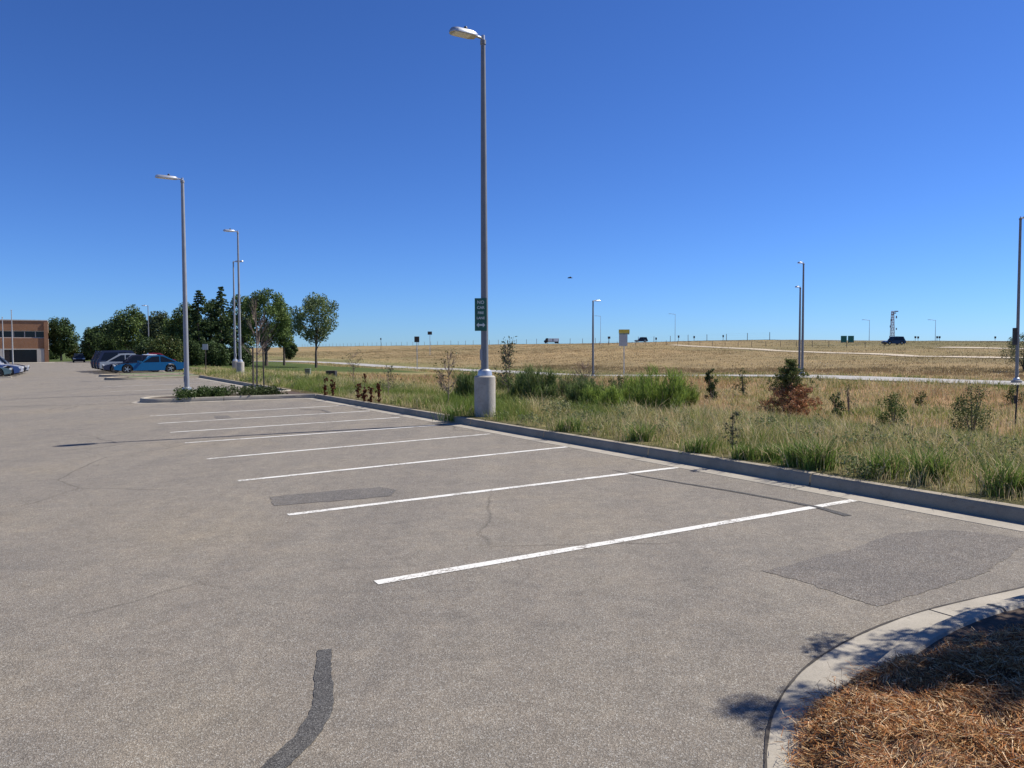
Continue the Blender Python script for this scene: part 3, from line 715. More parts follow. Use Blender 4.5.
# young trees and shrubs in the meadow
x, y, z = G(790, 424); Yd = y
k = Yd/F_PX
root = thing('dying_pine', 'young pine with rust orange dead lower branches and green top', 'tree', (x, y, z-.03))
H = topz(790, 359, Yd)-z; b = MB(); b.tube([(0, 0, 0), (.02, 0, H*.5), (.05, 0, H*.97)], [.05, .035, .01], 7)
C1, R1, C2, R2 = [], [], [], []
for i in range(190):
    t = random.uniform(.05, .97); a = random.uniform(0, 6.28)
    if t < random.uniform(.42, .60):
        ln = (37*k)*random.uniform(.35, 1.05)*(1-.75*t); ex = (ln*math.cos(a), ln*math.sin(a), H*(.12+t*.85)+ln*.12)
        for s in (.5, .8, 1.): C1.append((ex[0]*s, ex[1]*s, H*(.1+t*.8)+(ex[2]-H*(.1+t*.8))*s)); R1.append(random.uniform(.06, .13))
    else:
        ln = (52*k)*random.uniform(.3, 1.05)*(1.04-t)**.9; ex = (ln*math.cos(a), ln*math.sin(a), H*t+ln*.35)
        for s in (.4, .75, 1.): C2.append((ex[0]*s, ex[1]*s, H*t+(ex[2]-H*t)*s)); R2.append(random.uniform(.05, .10))
    if i % 2: b.tube([(0, 0, H*t*.85), ex], [.014, .004], 4)
b.build('trunk', M['bark'], root, True)
V, q, c = leaves(C1, R1, 17000, .026, [(.50, .24, .12), (.60, .33, .18), (.36, .17, .09), (.20, .15, .07)]); o = leafobj('dead_branches', V, q, c, root, 'needle'); o['label'] = 'rust orange dead needles'
V, q, c = leaves(C2, R2, 9000, .026, [(.09, .13, .035), (.12, .15, .05), (.16, .17, .06)]); leafobj('crown', V, q, c, root)

bush(712, 402, 367, 15, 'small dense dark evergreen standing alone left of the dying orange pine', DARKG, 1800, .05, 'evergreen_sapling', 'sapling', gaps=.05, ncl=22)
bush(743, 397, 366, 18, 'thin dark twiggy shrub between the small evergreen and the dying orange pine', DARKG+OLIVE, 420, .05, gaps=.3)
bush(836, 420, 390, 17, 'small dark green juniper just right of the dying orange pine', DARKG, 1100, .035, 'juniper', 'shrub', gaps=.1)
bush(849, 418, 378, 26, 'sparse grey twig bush rising behind the small juniper', GREYG, 260, .03, gaps=.4)
bush(893, 432, 392, 36, 'light green leafy sapling in the middle of the green grass patch', [(.12, .17, .05), (.09, .14, .04), (.06, .09, .025)], 3600, .026, 'leafy_sapling', 'sapling', ncl=30, gaps=.15)
bush(921, 408, 390, 13, 'small dark bush behind the light green sapling', DARKG+OLIVE, 420, .04)
bush(972, 436, 383, 44, 'wide pale green sapling left of the thin black stake', [(.13, .16, .07), (.09, .12, .045), (.07, .09, .03)], 4200, .026, 'leafy_sapling', 'sapling', ncl=34, gaps=.2)
bush(1012, 404, 384, 22, 'low dark shrub at the foot of the lamp post near the right edge', DARKG+OLIVE, 600, .04)
def willow(px, py, top, wpx, label, cols, n=2600, wd=.018):
    x, y, z = G(px, py); H = topz(px, top, y)-z; Wd = wpx*y/F_PX
    root = thing('willow_bush', label, 'bush', (x, y, z-.03), 0, 'willow bushes in the meadow'); ns = 46; b = MB()
    a = rng.uniform(0, 6.28, ns); rr = Wd/2*rng.uniform(.1, 1., ns)**.6; hs = H*rng.uniform(.35, 1.03, ns)*(1-.25*(rr/(Wd/2))**2)
    P = [];
    for i in range(ns):
        e = np.array([rr[i]*math.cos(a[i]), rr[i]*math.sin(a[i]), hs[i]]); s0 = np.array([e[0]*.35, e[1]*.35, 0.]); m_ = np.array([e[0]*.75, e[1]*.75, hs[i]*.55])
        b.tube([s0, m_, e], [.014, .009, .003], 4, False); P.append((s0, m_, e))
    b.build('stems', M['twig'], root, True)
    k = rng.integers(0, ns, n); t = rng.uniform(.12, 1.05, n)**.8; P = np.array(P)
    pos = np.where((t < .5)[:, None], P[k, 0]+(P[k, 1]-P[k, 0])*(t*2)[:, None], P[k, 1]+(P[k, 2]-P[k, 1])*(t*2-1)[:, None])+rng.normal(0, .05, (n, 3))
    pos[:, 2] = np.maximum(pos[:, 2], .02)
    c = np.array(cols)[rng.integers(0, len(cols), n)]*rng.uniform(.7, 1.35, n)[:, None]*rng.uniform(.85, 1.2, ns)[k][:, None]
    V, q, tt, C = blades(pos[:, 0], pos[:, 1], pos[:, 2], rng.uniform(.12, .30, n), wd*rng.uniform(.7, 1.4, n), rng.uniform(.2, 1.1, n), c)
    link('foliage', np_mesh('foliage', V, [q, tt], C), M['blade'], root)
WIL = [(.22, .30, .06), (.27, .34, .08), (.15, .21, .04)]
WIL2 = [(.14, .19, .06), (.10, .15, .04), (.19, .22, .09)]
for a in ((512, 400, 371, 34, 'dark willow bush just right of the lamp post with the green sign', WIL2), (540, 406, 368, 40, 'dark green willow bush below the thin feathery sapling', WIL2),
          (573, 407, 374, 40, 'grey green willow bush with reddish twigs above it', WIL2+GREYG), (604, 412, 388, 46, 'low bright green willow bush left of the tallest willow', WIL),
          (637, 414, 377, 40, 'bright green willow bush, left half of the tallest clump', WIL), (658, 417, 364, 56, 'tallest bright green willow bush, in the middle of the meadow', WIL),
          (470, 402, 373, 30, 'dark willow bush just left of the big lamp post', WIL2), (525, 404, 374, 34, 'dark willow bush between the thin feathery sapling and its neighbour on the left', WIL2),
          (585, 410, 381, 40, 'olive willow bush behind the low bright one', WIL2), (620, 405, 379, 40, 'dull green willow bush left of the tallest clump, set back', WIL2+GREYG), (684, 412, 382, 30, 'small bright willow bush at the right side of the tallest one', WIL)):
    willow(*a, n=4600, wd=.014)
bush(690, 402, 380, 14, 'thin green sprig bush right of the tallest willow', OLIVE, 350, .04)
bush(618, 396, 375, 30, 'dull green brush behind the willows in front of the yellow topped sign', OLIVE+GREYG, 900, .06)
def twigtree(px, py, top, wpx, label, n=26, leafn=0, cols=OLIVE, m='twig', name='bare_sapling', r=.02, lf=.03):
    x, y, z = G(px, py); H = topz(px, top, y)-z; Wd = wpx*y/F_PX
    root = thing(name, label, 'sapling', (x, y, z-.03), 0, 'thin saplings in the meadow'); b = MB()
    b.tube([(0, 0, 0), (.02*H, 0, H*.5), (0, .01, H)], [r, r*.6, r*.2], 6); C0 = []
    for i in range(n):
        t = random.uniform(.25, .92); a = random.uniform(0, 6.28); ln = Wd/2*random.uniform(.4, 1.)*(1.15-t*.6)
        e = (ln*math.cos(a), ln*math.sin(a), min(H, H*t+ln*random.uniform(.5, 1.1))); mm = (e[0]*.5, e[1]*.5, H*t+(e[2]-H*t)*.35)
        b.tube([(0, 0, H*t), mm, e], [r*.45, r*.3, r*.1], 4); C0 += [mm, e]
        for _ in range(3):
            e2 = (e[0]*random.uniform(.6, 1.3), e[1]*random.uniform(.6, 1.3), e[2]+random.uniform(-.02, .12)*H); b.tube([mm, e2], [r*.25, r*.08], 3, False); C0.append(e2)
    b.build('trunk', M[m], root, True)
    if leafn: V, q, c = leaves(C0, [.07*H]*len(C0), leafn, lf, cols); leafobj('crown', V, q, c, root)
    return root
twigtree(508, 402, 339, 20, 'thin feathery sapling standing above the willows right of the lamp post with the green sign', 30, 700, GREYG+[(.2, .15, .09)], r=.03, lf=.035)
twigtree(448, 408, 352, 34, 'bare brown sapling left of the lamp post with the green sign', 30, 120, r=.02)
twigtree(585, 398, 363, 40, 'reddish bare twig bush left of the lamp post by the field road', 40, 80, [(.2, .1, .06)], r=.03)
twigtree(388, 398, 366, 26, 'pale spindly sapling behind the kerb, right of the red brown docks', 18, 150, GREYG, r=.015)
twigtree(353, 387, 352, 26, 'thin pale sapling right of the black cabinet', 16, 120, GREYG, r=.02)
def weedmass():
    C0, R_ = [], []
    for i in range(900):
        near = random.random() < .6
        u = random.uniform(UK+.3, 12.5) if near else random.uniform(12, 40); v = random.uniform(.5, 40) if near else random.uniform(-10, 60); x, y = uv2xy(u, v)
        if not inview(x, y): continue
        if fnoise(np.array([x]), np.array([y]), 4., 71)[0] < .47: continue
        z = float(terr(x, y)); h_ = random.uniform(.08, .34)*(.7 if u < 8.6 else 1.)
        for k in range(4): C0.append((x+random.gauss(0, .12), y+random.gauss(0, .12), z+h_*random.uniform(.3, 1.))); R_.append(random.uniform(.06, .13))
    V, q, c = leaves(C0, R_, 60000, .020, [(.18, .21, .08), (.22, .24, .12), (.13, .17, .06), (.28, .26, .13)], squash=.9)
    tag(leafobj('low_weeds', V, q, c, None), 'low leafy weeds tangled through the meadow grass behind the kerb', 'weeds', kind='stuff')
weedmass()
# stalks of weeds
def weed(px, py, top, label, name='thistle', cols=((.10, .11, .06), (.14, .13, .08)), n=260, lf=.018, w=.12, cat='weed', group='weeds along the kerb'):
    x, y, z = G(px, py); H = topz(px, top, y)-z
    root = thing(name, label, cat, (x, y, z-.02), 0, group); b = MB(); C0 = []
    b.tube([(0, 0, 0), (.01, 0, H*.6), (0, .01, H)], [.008, .006, .003], 5)
    for i in range(14):
        t = random.uniform(.15, 1); a = random.uniform(0, 6.28); ln = w*random.uniform(.3, 1); e = (ln*math.cos(a), ln*math.sin(a), min(H*1.02, H*t+ln*.7)); b.tube([(0, 0, H*t), e], [.004, .002], 4); C0 += [e, (0, 0, H*t)]
    b.build('stem', M['bark'], root, True); V, q, c = leaves(C0, [.035]*len(C0), n, lf, cols); leafobj('foliage', V, q, c, root)
weed(732, 457, 412, 'tall dark thistle left of the bright green grass clumps')
weed(912, 446, 424, 'short dark thistle standing right of the light green sapling')
weed(872, 444, 424, 'short dark thistle standing left of the light green sapling')
DK = ((.10, .028, .018), (.14, .04, .022), (.08, .025, .015))
for a in ((325, 398, 378, 'red brown dock plant below the black cabinet, left of its twin'), (333, 397, 380, 'red brown dock plant directly below the black cabinet'), (358, 401, 384, 'dark red dock plant, first of the clump right of the black cabinet'),
          (364, 404, 388, 'small dark red dock plant low in the middle of the clump'), (371, 404, 387, 'dark red dock plant, third of the clump'), (379, 404, 384, 'dark red dock plant, last on the right of the clump'), (365, 388, 374, 'red brown dock plant standing farther back on its own')):
    weed(*a, name='dock_plant', cols=DK, n=320, lf=.03, w=.10, cat='plant', group='red docks in the grass')
# green grass clumps by the kerb
def clump(px, py, top, wpx, label, n=330, green=.8):
    x, y, z = G(px, py); H = topz(px, top, y)-z; Wd = wpx*y/F_PX
    bx = rng.normal(0, Wd*.26, n); by = rng.normal(0, Wd*.16, n)
    c = np.where(rng.uniform(0, 1, n)[:, None] < green, np.array([.15, .22, .05]), G_STRAW)*rng.uniform(.7, 1.3, n)[:, None]
    V, q, t, C = blades(bx, by, np.zeros(n), H*rng.uniform(.45, 1.1, n), .011*rng.uniform(.7, 1.3, n), .55*rng.uniform(.2, 1.7, n), c)
    o = link('grass_clump', np_mesh('grass_clump', V, [q, t], C), M['blade']); o.location = (x, y, z)
    tag(o, label, 'grass clump', 'green grass clumps along the kerb')
for a in ((820, 469, 430, 34, 'tallest dense green grass clump at the kerb, below the small juniper'), (797, 466, 434, 22, 'green grass clump touching the left side of the tallest clump'), (775, 461, 440, 30, 'shorter green grass clump between the thistle and the tallest clump'),
          (885, 477, 440, 40, 'wide green grass clump at the kerb below the light green sapling'), (932, 483, 438, 34, 'tall narrow green grass clump at the kerb, second from the right edge'), (1010, 495, 450, 44, 'olive grass clump at the kerb by the right edge of the photo'),
          (700, 452, 432, 26, 'low green grass clump at the kerb left of the thistle'), (745, 459, 440, 24, 'low green grass clump at the kerb right of the thistle'), (455, 420, 400, 26, 'green grass clump at the kerb left of the concrete lamp base'),
          (640, 441, 420, 26, 'green grass clump at the kerb below the tallest willow'), (570, 431, 412, 30, 'green grass clump at the kerb below the bright low willow')):
    clump(*a)
# ground cover juniper on the planted island
def groundcover(u0, u1, v0, v1, label, n, cols):
    C0, R_ = [], []
    for i in range(40):
        u, v = random.uniform(u0, u1), random.uniform(v0, v1); x, y = uv2xy(u, v); C0.append((x, y, float(lotz(u))+.13+random.uniform(0, .2))); R_.append(random.uniform(.16, .3))
    cx, cy = uv2xy((u0+u1)/2, (v0+v1)/2); A = np.array(C0)-np.array([cx, cy, .15])
    V, q, c = leaves(A, R_, n, .035, cols, squash=.8); o = leafobj('creeping_juniper', V, q, c, None); o.location = (cx, cy, .15)
    tag(o, label, 'ground cover', 'low junipers on the planted island')
groundcover(uN+.9, 5.1, vE+1.0, vE+wI-.4, 'low spreading juniper at the foot of the lamp post in the planted island', 5200, [(.045, .075, .02), (.065, .095, .03)])
groundcover(5.4, 6.8, vE+.6, vE+wI-.4, 'low spreading juniper right of the lamp post in the planted island', 3600, [(.05, .07, .022), (.07, .09, .035)])

# staked bare sapling on the planted island end
x, y, z = LOT(257, 392); z += .1
root = thing('staked_sapling', 'bare reddish sapling tied to three dark stakes beside the planted island', 'sapling', (x, y, z))
Hs = topz(257, 300, y)-z; b = MB(); b.tube([(0, 0, 0), (.03, 0, Hs*.5), (0, 0, Hs)], [.035, .025, .006], 7)
for i in range(34):
    t = random.uniform(.3, .95); a = random.uniform(0, 6.28); ln = 1.1*random.uniform(.4, 1)*(1.2-t); e = (ln*math.cos(a), ln*math.sin(a), Hs*t+ln*1.1); m_ = (e[0]*.45, e[1]*.45, Hs*t+(e[2]-Hs*t)*.35)
    b.tube([(0, 0, Hs*t), m_, e], [.008, .006, .002], 4)
    for _ in range(4): b.tube([m_, (e[0]*random.uniform(.6, 1.4), e[1]*random.uniform(.6, 1.4), e[2]+random.uniform(-.2, .35))], [.007, .002], 3, False)
b.build('trunk', M['twig'], root, True)
for a in (0.3, 2.4, 4.5):
    MB().tube([(.28*math.cos(a), .28*math.sin(a), -.05), (.26*math.cos(a), .26*math.sin(a), 1.75)], [.03, .03], 6).build('stake', M['rustpost'], root)
MB().tube([(.28*math.cos(a), .28*math.sin(a), 1.5) for a in np.linspace(0, 6.28, 13)], [.012]*13, 4, False).build('tie', M['black'], root)

# ------------------------------------------------------------------ lamp posts
def lamp_post(loc, H, label, rz=0., baseh=.9, rb=.083, rt=.05, head=.68, group='lamp posts', basew=.24, sensor=True, steel='steel'):
    """H = height of the luminaire above the ground; the arm points along local -x"""
    root = thing('lamp_post', label, 'lamp post', loc, rz, group)
    if baseh > 0:
        MB().lathe([(basew, -.3), (basew, baseh-.03), (basew-.03, baseh)], 24).build('concrete_base', M['base'], root, True)
    p0 = max(baseh, 0.)
    MB().lathe([(rb*2.0, p0), (rb*2.0, p0+.02), (rb*1.75, p0+.11), (rb*1.15, p0+.15)], 20).build('base_cover', M['galv'], root, True)
    MB().lathe([(rb, p0+.02), (rb*.8+rt*.2, p0+(H-p0)*.33), (rb*.4+rt*.6, p0+(H-p0)*.7), (rt, H-.12), (rt*1.25, H-.11), (rt*1.25, H-.02), (rt*.6, H)], 18).build('pole', M[steel], root, True)
    MB().box(-rb*1.12, -rb*.9, -.05, .05, p0+.35, p0+.6).build('hand_hole', M['steel'], root)
    b = MB(); b.tube([(0, 0, H-.05), (0, 0, H+.09)], [.045, .04], 10); b.tube([(0, 0, H+.02), (-.22, 0, H+.04)], [.03, .03], 8); b.build('arm', M['galv'], root, True)
    # flat shoebox head with rounded tip
    out = []
    for k in range(9):
        a = math.pi/2+math.pi*k/8; out.append((-.2-head+.16+.16*math.cos(a)*1.0, .155*math.sin(a)))
    out = [(-.18, .10), (-.30, .155)]+out+[(-.30, -.155), (-.18, -.10)]
    n = len(out); b = MB(); cx = sum(p[0] for p in out)/n
    vs_ = [(p[0], p[1], H+.0) for p in out]+[(p[0], p[1], H+.05) for p in out]+[(cx+(p[0]-cx)*.85, p[1]*.75, H+.10) for p in out]
    fs_ = [tuple(range(n))[::-1], tuple(range(2*n, 3*n))]+[(j*n+i, j*n+(i+1) % n, (j+1)*n+(i+1) % n, (j+1)*n+i) for j in (0, 1) for i in range(n)]
    hd = b.add(vs_, fs_).build('lamp_head', M['galv'], root, True)
    MB().box(-.2-head*.85, -.34, -.115, .115, H-.012, H-.001).build('lens', M['lens'], hd)
    if sensor: MB().lathe([(.04, H+.10), (.045, H+.16), (.03, H+.19)], 12, (-.2-head*.38, 0)).build('photocell', M['black'], hd, True)
    return root
RZ = math.atan2(-D2[1]*-1, D2[0])   # local -x points across the bays, away from the field
rzU = math.atan2(D2[1], D2[0])
kk = []
# big post with green sign
x, y, z = G(485, 416.5); MAIN = (x, y, z)
print('MAIN', MAIN, xy2uv(x, y))
HM = topz(484.5, 39.5, y)-z
post = lamp_post((x, y, z), HM, 'nearest and tallest lamp post, on a concrete base behind the kerb, with a green sign', rzU+.0, .93, .085, .052, .62, steel='darksteel')
# sign clamped on that post (its own thing)
ss = thing('post_sign', 'narrow dark green sign with pale lettering and a double arrow on the nearest lamp post', 'sign', (x, y, z), 0)
zt, zb = topz(480, 298.5, y)-z, topz(480, 331, y)-z; sy = -.105
MB().box(-.215, .055, sy-.004, sy, zb, zt).build('sign_panel', M['signgreen'], ss)
for zz_ in (zb+.12, zt-.16): MB().box(-.06, .05, sy+.001, -.0, zz_, zz_+.04).build('bracket', M['galv'], ss)
def text(s, size, loc, m, parent, name='lettering', rot=(R(90), 0, 0), bold=0.):
    cu = bpy.data.curves.new(name, 'FONT'); cu.body = s; cu.size = size; cu.align_x = 'CENTER'; cu.align_y = 'CENTER'; cu.extrude = .001; cu.offset = bold
    t = bpy.data.objects.new(name, cu); COL.objects.link(t)
    dg = bpy.context.evaluated_depsgraph_get(); me = bpy.data.meshes.new_from_object(t.evaluated_get(dg)); bpy.data.objects.remove(t)
    o = link(name, me, m, parent); o.location = loc; o.rotation_euler = rot; return o
xc = -.08; hh = zt-zb
lb = MB()
def rows(b, zc, ww, hgt, nb):
    for k in range(nb):
        x0 = xc-ww/2+ww*k/nb; b.box(x0, x0+ww/nb*.68, sy-.008, sy-.0045, zc-hgt/2, zc+hgt/2)
text('NO', .10, (xc, sy-.007, zt-.13*hh), M['signwhite'], ss, bold=.002)
text('CAR', .085, (xc, sy-.007, zt-.29*hh), M['signwhite'], ss, bold=.002)
text('FIRE', .075, (xc, sy-.007, zt-.45*hh), M['signwhite'], ss, bold=.002)
text('LANE', .075, (xc, sy-.007, zt-.61*hh), M['signwhite'], ss, bold=.002)
za = zb+.18*hh; aw = .10
MB().add([(xc-aw, sy-.007, za), (xc-aw*.45, sy-.007, za+.055), (xc-aw*.45, sy-.007, za+.02), (xc+aw*.45, sy-.007, za+.02), (xc+aw*.45, sy-.007, za+.055), (xc+aw, sy-.007, za), (xc+aw*.45, sy-.007, za-.055), (xc+aw*.45, sy-.007, za-.02), (xc-aw*.45, sy-.007, za-.02), (xc-aw*.45, sy-.007, za-.055)], [tuple(range(10))]).build('double_arrow', M['signwhite'], ss)

x, y, z = LOT(187, 393); z += .1
lamp_post((x, y, z), topz(182, 180, y)-z, 'second nearest lamp post, standing in the planted island, left of the tree line', rzU, 0., .10, .065, .82)
def lp(px, py, top, label, rz=rzU, Yd=None, **kw):
    x, y, z = G(px, py) if Yd is None else AT(px, Yd)
    return lamp_post((x, y, z), topz(px, top, y)-z, label, rz, **kw)
lp(240, 383.5, 232, 'right one of the two close lamp posts before the dark spruces', Yd=49.)
lp(235, 0, 262, 'shorter and farther left one of the two close lamp posts before the spruces', rzU+2.5, Yd=64., rb=.09)
lp(149, 0, 306, 'far lamp post standing among the trees behind the blue coupe', Yd=118., baseh=.6)
lp(593, 0, 301, 'lamp post beside the field road with its head pointing right', rzU+math.pi, Yd=78., baseh=.15, rb=.12, rt=.07, head=.75, steel='darksteel')
lp(802.5, 0, 263.5, 'taller one of the two lamp posts behind the dying orange pine', Yd=66., baseh=.15, rb=.11, rt=.07, head=.5, steel='darksteel')
lp(799.5, 0, 287.5, 'shorter one of the two lamp posts behind the dying orange pine', Yd=75., baseh=.15, rb=.11, rt=.075, head=.5, steel='darksteel')
x, y, z = G(1016.5, 384)
lamp_post((x, y, z), topz(1019, 218, y)-z, 'lamp post at the right edge of the photo with a small box on its shaft', rzU+math.pi*.9, .25, .095, .07, .5, basew=.3, steel='darksteel')
bxr = thing('utility_box', 'small dark box mounted on the lamp post at the right edge', 'box', (x, y, z))
zq = topz(1012, 336, y)-z
MB().box(-.27, -.09, -.10, .10, zq-.55, zq+.5).build('housing', M['black'], bxr, False, .01); MB().box(-.10, -.02, -.03, .03, zq-.3, zq+.25).build('bracket', M['galv'], bxr)
def stick(px, Yd, top, label, r=.09, name='roadside_pole', arm=0):
    x, y, z = AT(px, Yd); H = topz(px, top, y)-z
    root = thing(name, label, 'pole', (x, y, z), 0, 'thin poles on the skyline'); MB().lathe([(r, 0), (r*.55, H)], 8).build('pole', M['galv'], root, True)
    MB().tube([(0, 0, H-.1), (-1.6, 0, H+.1)], [.06, .05], 5).box(-2.2, -1.5, -.15, .15, H+.02, H+.14).build('arm', M['galv'], root)
    return root
stick(600.5, 290, 316, 'thin far highway pole just right of the field road lamp post')
stick(675, 262, 314, 'thin far highway pole near the middle of the skyline, farther right')
stick(869, 228, 320, 'thin far highway pole between the green signs and the lattice tower')
stick(935, 222, 320, 'rightmost thin far highway pole, right of the lattice tower')
for px_, top, lb_ in ((3.3, 318, 'flagpole nearest the left edge, before the brick building'), (12.6, 311, 'taller flagpole right of the first one, before the brick building')):
    x, y, z = AT(px_, 128); H = topz(px_, top, y)-z
    root = thing('flagpole', lb_, 'flagpole', (x, y, z), 0, 'bare flagpoles'); MB().lathe([(.12, 0), (.06, H)], 10).build('pole', M['signback'], root, True); MB().lathe([(.02, H), (.11, H+.08), (.11, H+.15), (.02, H+.22)], 10).build('finial', M['galv'], root, True)

# ------------------------------------------------------------------ signs
def sign(px, Yd, top, w_, h_, label, panel='signback', post='galv', pr=.04, name='road_sign', group='signs in the field', extra=None, rz=0, py=None, posts=1):
    x, y, z = AT(px, Yd) if py is None else G(px, py); H = topz(px, top, y)-z
    root = thing(name, label, 'sign', (x, y, z), rz, group)
    for k in range(posts):
        xx = 0 if posts == 1 else (-w_*.3 if k == 0 else w_*.3); MB().tube([(xx, 0, -.1), (xx, 0, H-.05)], [pr, pr], 6).build('post', M[post], root)
    MB().box(-w_/2, w_/2, -pr-.035, -pr-.005, H-h_, H).build('panel', M[panel], root)
    return root, H
sign(417, 108, 336.5, .7, .8, 'small dark square sign on a tall post before the golden hill', 'rustpost', 'galv', .06)
sign(430, 215, 331.5, 1.2, .9, 'second small sign on a post standing on the skyline right of the dark square one', 'rustpost', 'galv', .07)
r_, H = sign(624, 82, 329.5, 1.15, .40, 'tall sign with a yellow top strip over a pale square board by the field road', 'yellow', 'signback', .055)
MB().box(-.55, .35, -.13, -.10, H-1.75, H-.53).build('board', M['signback'], r_)
MB().box(-.55, .55, -.09, -.06, H-.52, H-.41).build('lower_strip', M['rustpost'], r_)
sign(205.5, 60, 344, .42, .45, 'small white square sign on a thin post before the dark spruces', 'signback', 'rustpost', .03, rz=.0)
for px_, top, wv, lb_ in ((609, 336.5, 1.4, 'dark skyline sign right of the field road lamp post'), (656, 337.5, .9, 'small skyline sign right of the dark car on the hill'), (678.5, 335.5, .9, 'skyline sign just right of the middle highway pole'),
                          (694, 336, .9, 'second skyline sign right of the middle highway pole'), (723, 335, .8, 'small lone skyline sign left of the green highway signs'), (381, 338, .8, 'tiny skyline sign at the left end of the golden hill')):
    sign(px_, 275 if px_ > 500 else 330, top, wv*.65, .8, lb_, 'rustpost', 'rustpost', .07, group='small signs on the skyline')
for px_, top, lb_ in ((915, 336.2, 'left one of the first sign pair right of the lattice tower'), (917.8, 336.4, 'right one of the first sign pair right of the lattice tower'), (936.8, 336.2, 'left one of the sign pair at the rightmost highway pole'), (939.2, 336.2, 'right one of the sign pair at the rightmost highway pole'), (994.8, 336.4, 'small lone skyline sign near the right edge')):
    sign(px_, 222, top, .55, .6, lb_, 'rustpost', 'rustpost', .05, group='small signs on the skyline')
sign(843.5, 200, 335.8, 1.55, 1.75, 'left one of two green highway signs on the skyline', 'bigsigngreen', 'rustpost', .06, group='green highway signs', posts=2)
sign(850.6, 200, 335.8, 1.55, 1.75, 'right one of two green highway signs on the skyline', 'bigsigngreen', 'rustpost', .06, group='green highway signs', posts=2)
# black stake, cabinets
x, y, z = G(1015, 426); H = topz(1018, 385, y)-z
root = thing('metal_stake', 'thin black leaning stake in the grass below the right edge lamp post', 'stake', (x, y, z)); MB().tube([(0, 0, -.1), (.06, 0, H)], [.03, .028], 6).build('rod', M['black'], root); MB().box(-.055, -.005, -.02, .02, H*.55, H*.75).build('spade_plate', M['black'], root)
x, y, z = G(331.5, 378); s = y/F_PX
root = thing('equipment_cabinet', 'black cabinet with a lid standing on the grass in front of the lawn', 'cabinet', (x, y, z)); MB().box(-4.6*s, 4.6*s, -.4, .4, 0, 6.6*s).build('cabinet_body', M['black'], root, False, .03); MB().box(-4.9*s, 4.9*s, -.44, .44, 6.7*s, 7.4*s).build('lid', M['rustpost'], root, False, .02)
x, y, z = G(308, 377.5); s = y/F_PX
root = thing('utility_pedestal', 'grey green utility pedestal on the lawn left of the black cabinet', 'pedestal', (x, y, z)); M['ped'] = var('pedestal_paint', (.14, .16, .11), .7); MB().box(-2.6*s, 2.6*s, -.2, .2, 0, 8*s).build('housing', M['ped'], root, False, .02); MB().box(-2.9*s, 2.9*s, -.23, .23, 8.1*s, 9*s).build('lid', M['ped'], root, False, .02)

# fences on the hill
def fence(u_, v0, v1, gap, h, label, r=.09):
    x0, y0 = uv2xy(u_, v0); root = thing('wire_fence', label, 'fence', (x0, y0, 0.)); V_ = np.arange(v0, v1, gap)
    P = []
    for v in V_:
        x, y = uv2xy(u_+random.uniform(-.1, .1), v); z = float(terr(x, y)); P.append((x, y, z))
        MB().tube([(x-x0, y-y0, z-.2), (x-x0+random.uniform(-.03, .03), y-y0, z+h*random.uniform(.92, 1.08))], [r, r*.9], 5).build('post', M['wood'], root)
    b = MB()
    for hz in (.35, .7, .95):
        b.tube([(x-x0, y-y0, z+h*hz) for x, y, z in P], [.007]*len(P), 3, False)
    b.build('wire', M['galv'], root)
fence(190, 165, 700, 9., 2.3, 'wire fence with evenly spaced posts along the skyline beside the highway', .10)
fence(150, 100, 200, 4.5, 1.3, 'short wire fence crossing the hill left of the green highway signs', .06)

# lattice tower
x, y, z = AT(892, 236); root = thing('lattice_tower', 'lattice tower with bulky antennas near its top on the skyline', 'tower', (x, y, z))
H = topz(892, 311, y)-z; b = MB(); wb = .5
def tw(t): return wb*(1-.45*t)
legs = [[(sx*tw(t), sy_*tw(t), H*t) for t in (0, 1)] for sx, sy_ in ((-1, -1), (1, -1), (1, 1), (-1, 1))]
for l in legs: b.tube(l, [.07, .055], 5)
for i in range(6):
    t0, t1 = i/6, (i+1)/6; c = [(-1, -1), (1, -1), (1, 1), (-1, 1)]
    for k in range(4):
        a, e = c[k], c[(k+1) % 4]
        b.tube([(a[0]*tw(t0), a[1]*tw(t0), H*t0), (e[0]*tw(t1), e[1]*tw(t1), H*t1)], [.032, .032], 4)
        b.tube([(e[0]*tw(t0), e[1]*tw(t0), H*t0), (a[0]*tw(t1), a[1]*tw(t1), H*t1)], [.032, .032], 4)
        b.tube([(a[0]*tw(t1), a[1]*tw(t1), H*t1), (e[0]*tw(t1), e[1]*tw(t1), H*t1)], [.032, .032], 4)
M['antenna'] = var('antenna_grey', (.20, .18, .18), .6)
M['tower'] = var('tower_paint', (.34, .16, .13), .6, .0)
b.build('lattice', M['tower'], root)
for dx, tz, sx, sz in ((.75, .985, .55, .16), (.2, .93, .45, .16), (-.3, .87, .4, .12), (.8, .80, .14, .4), (-.8, .70, .14, .35), (-1.0, .50, .14, .3), (.85, .42, .12, .3), (-1.1, .16, .12, .3)):
    MB().box(dx-sx, dx+sx, -.9, -.6, H*tz-sz, H*tz+sz).build('antenna', M['antenna'], root, False, .04)

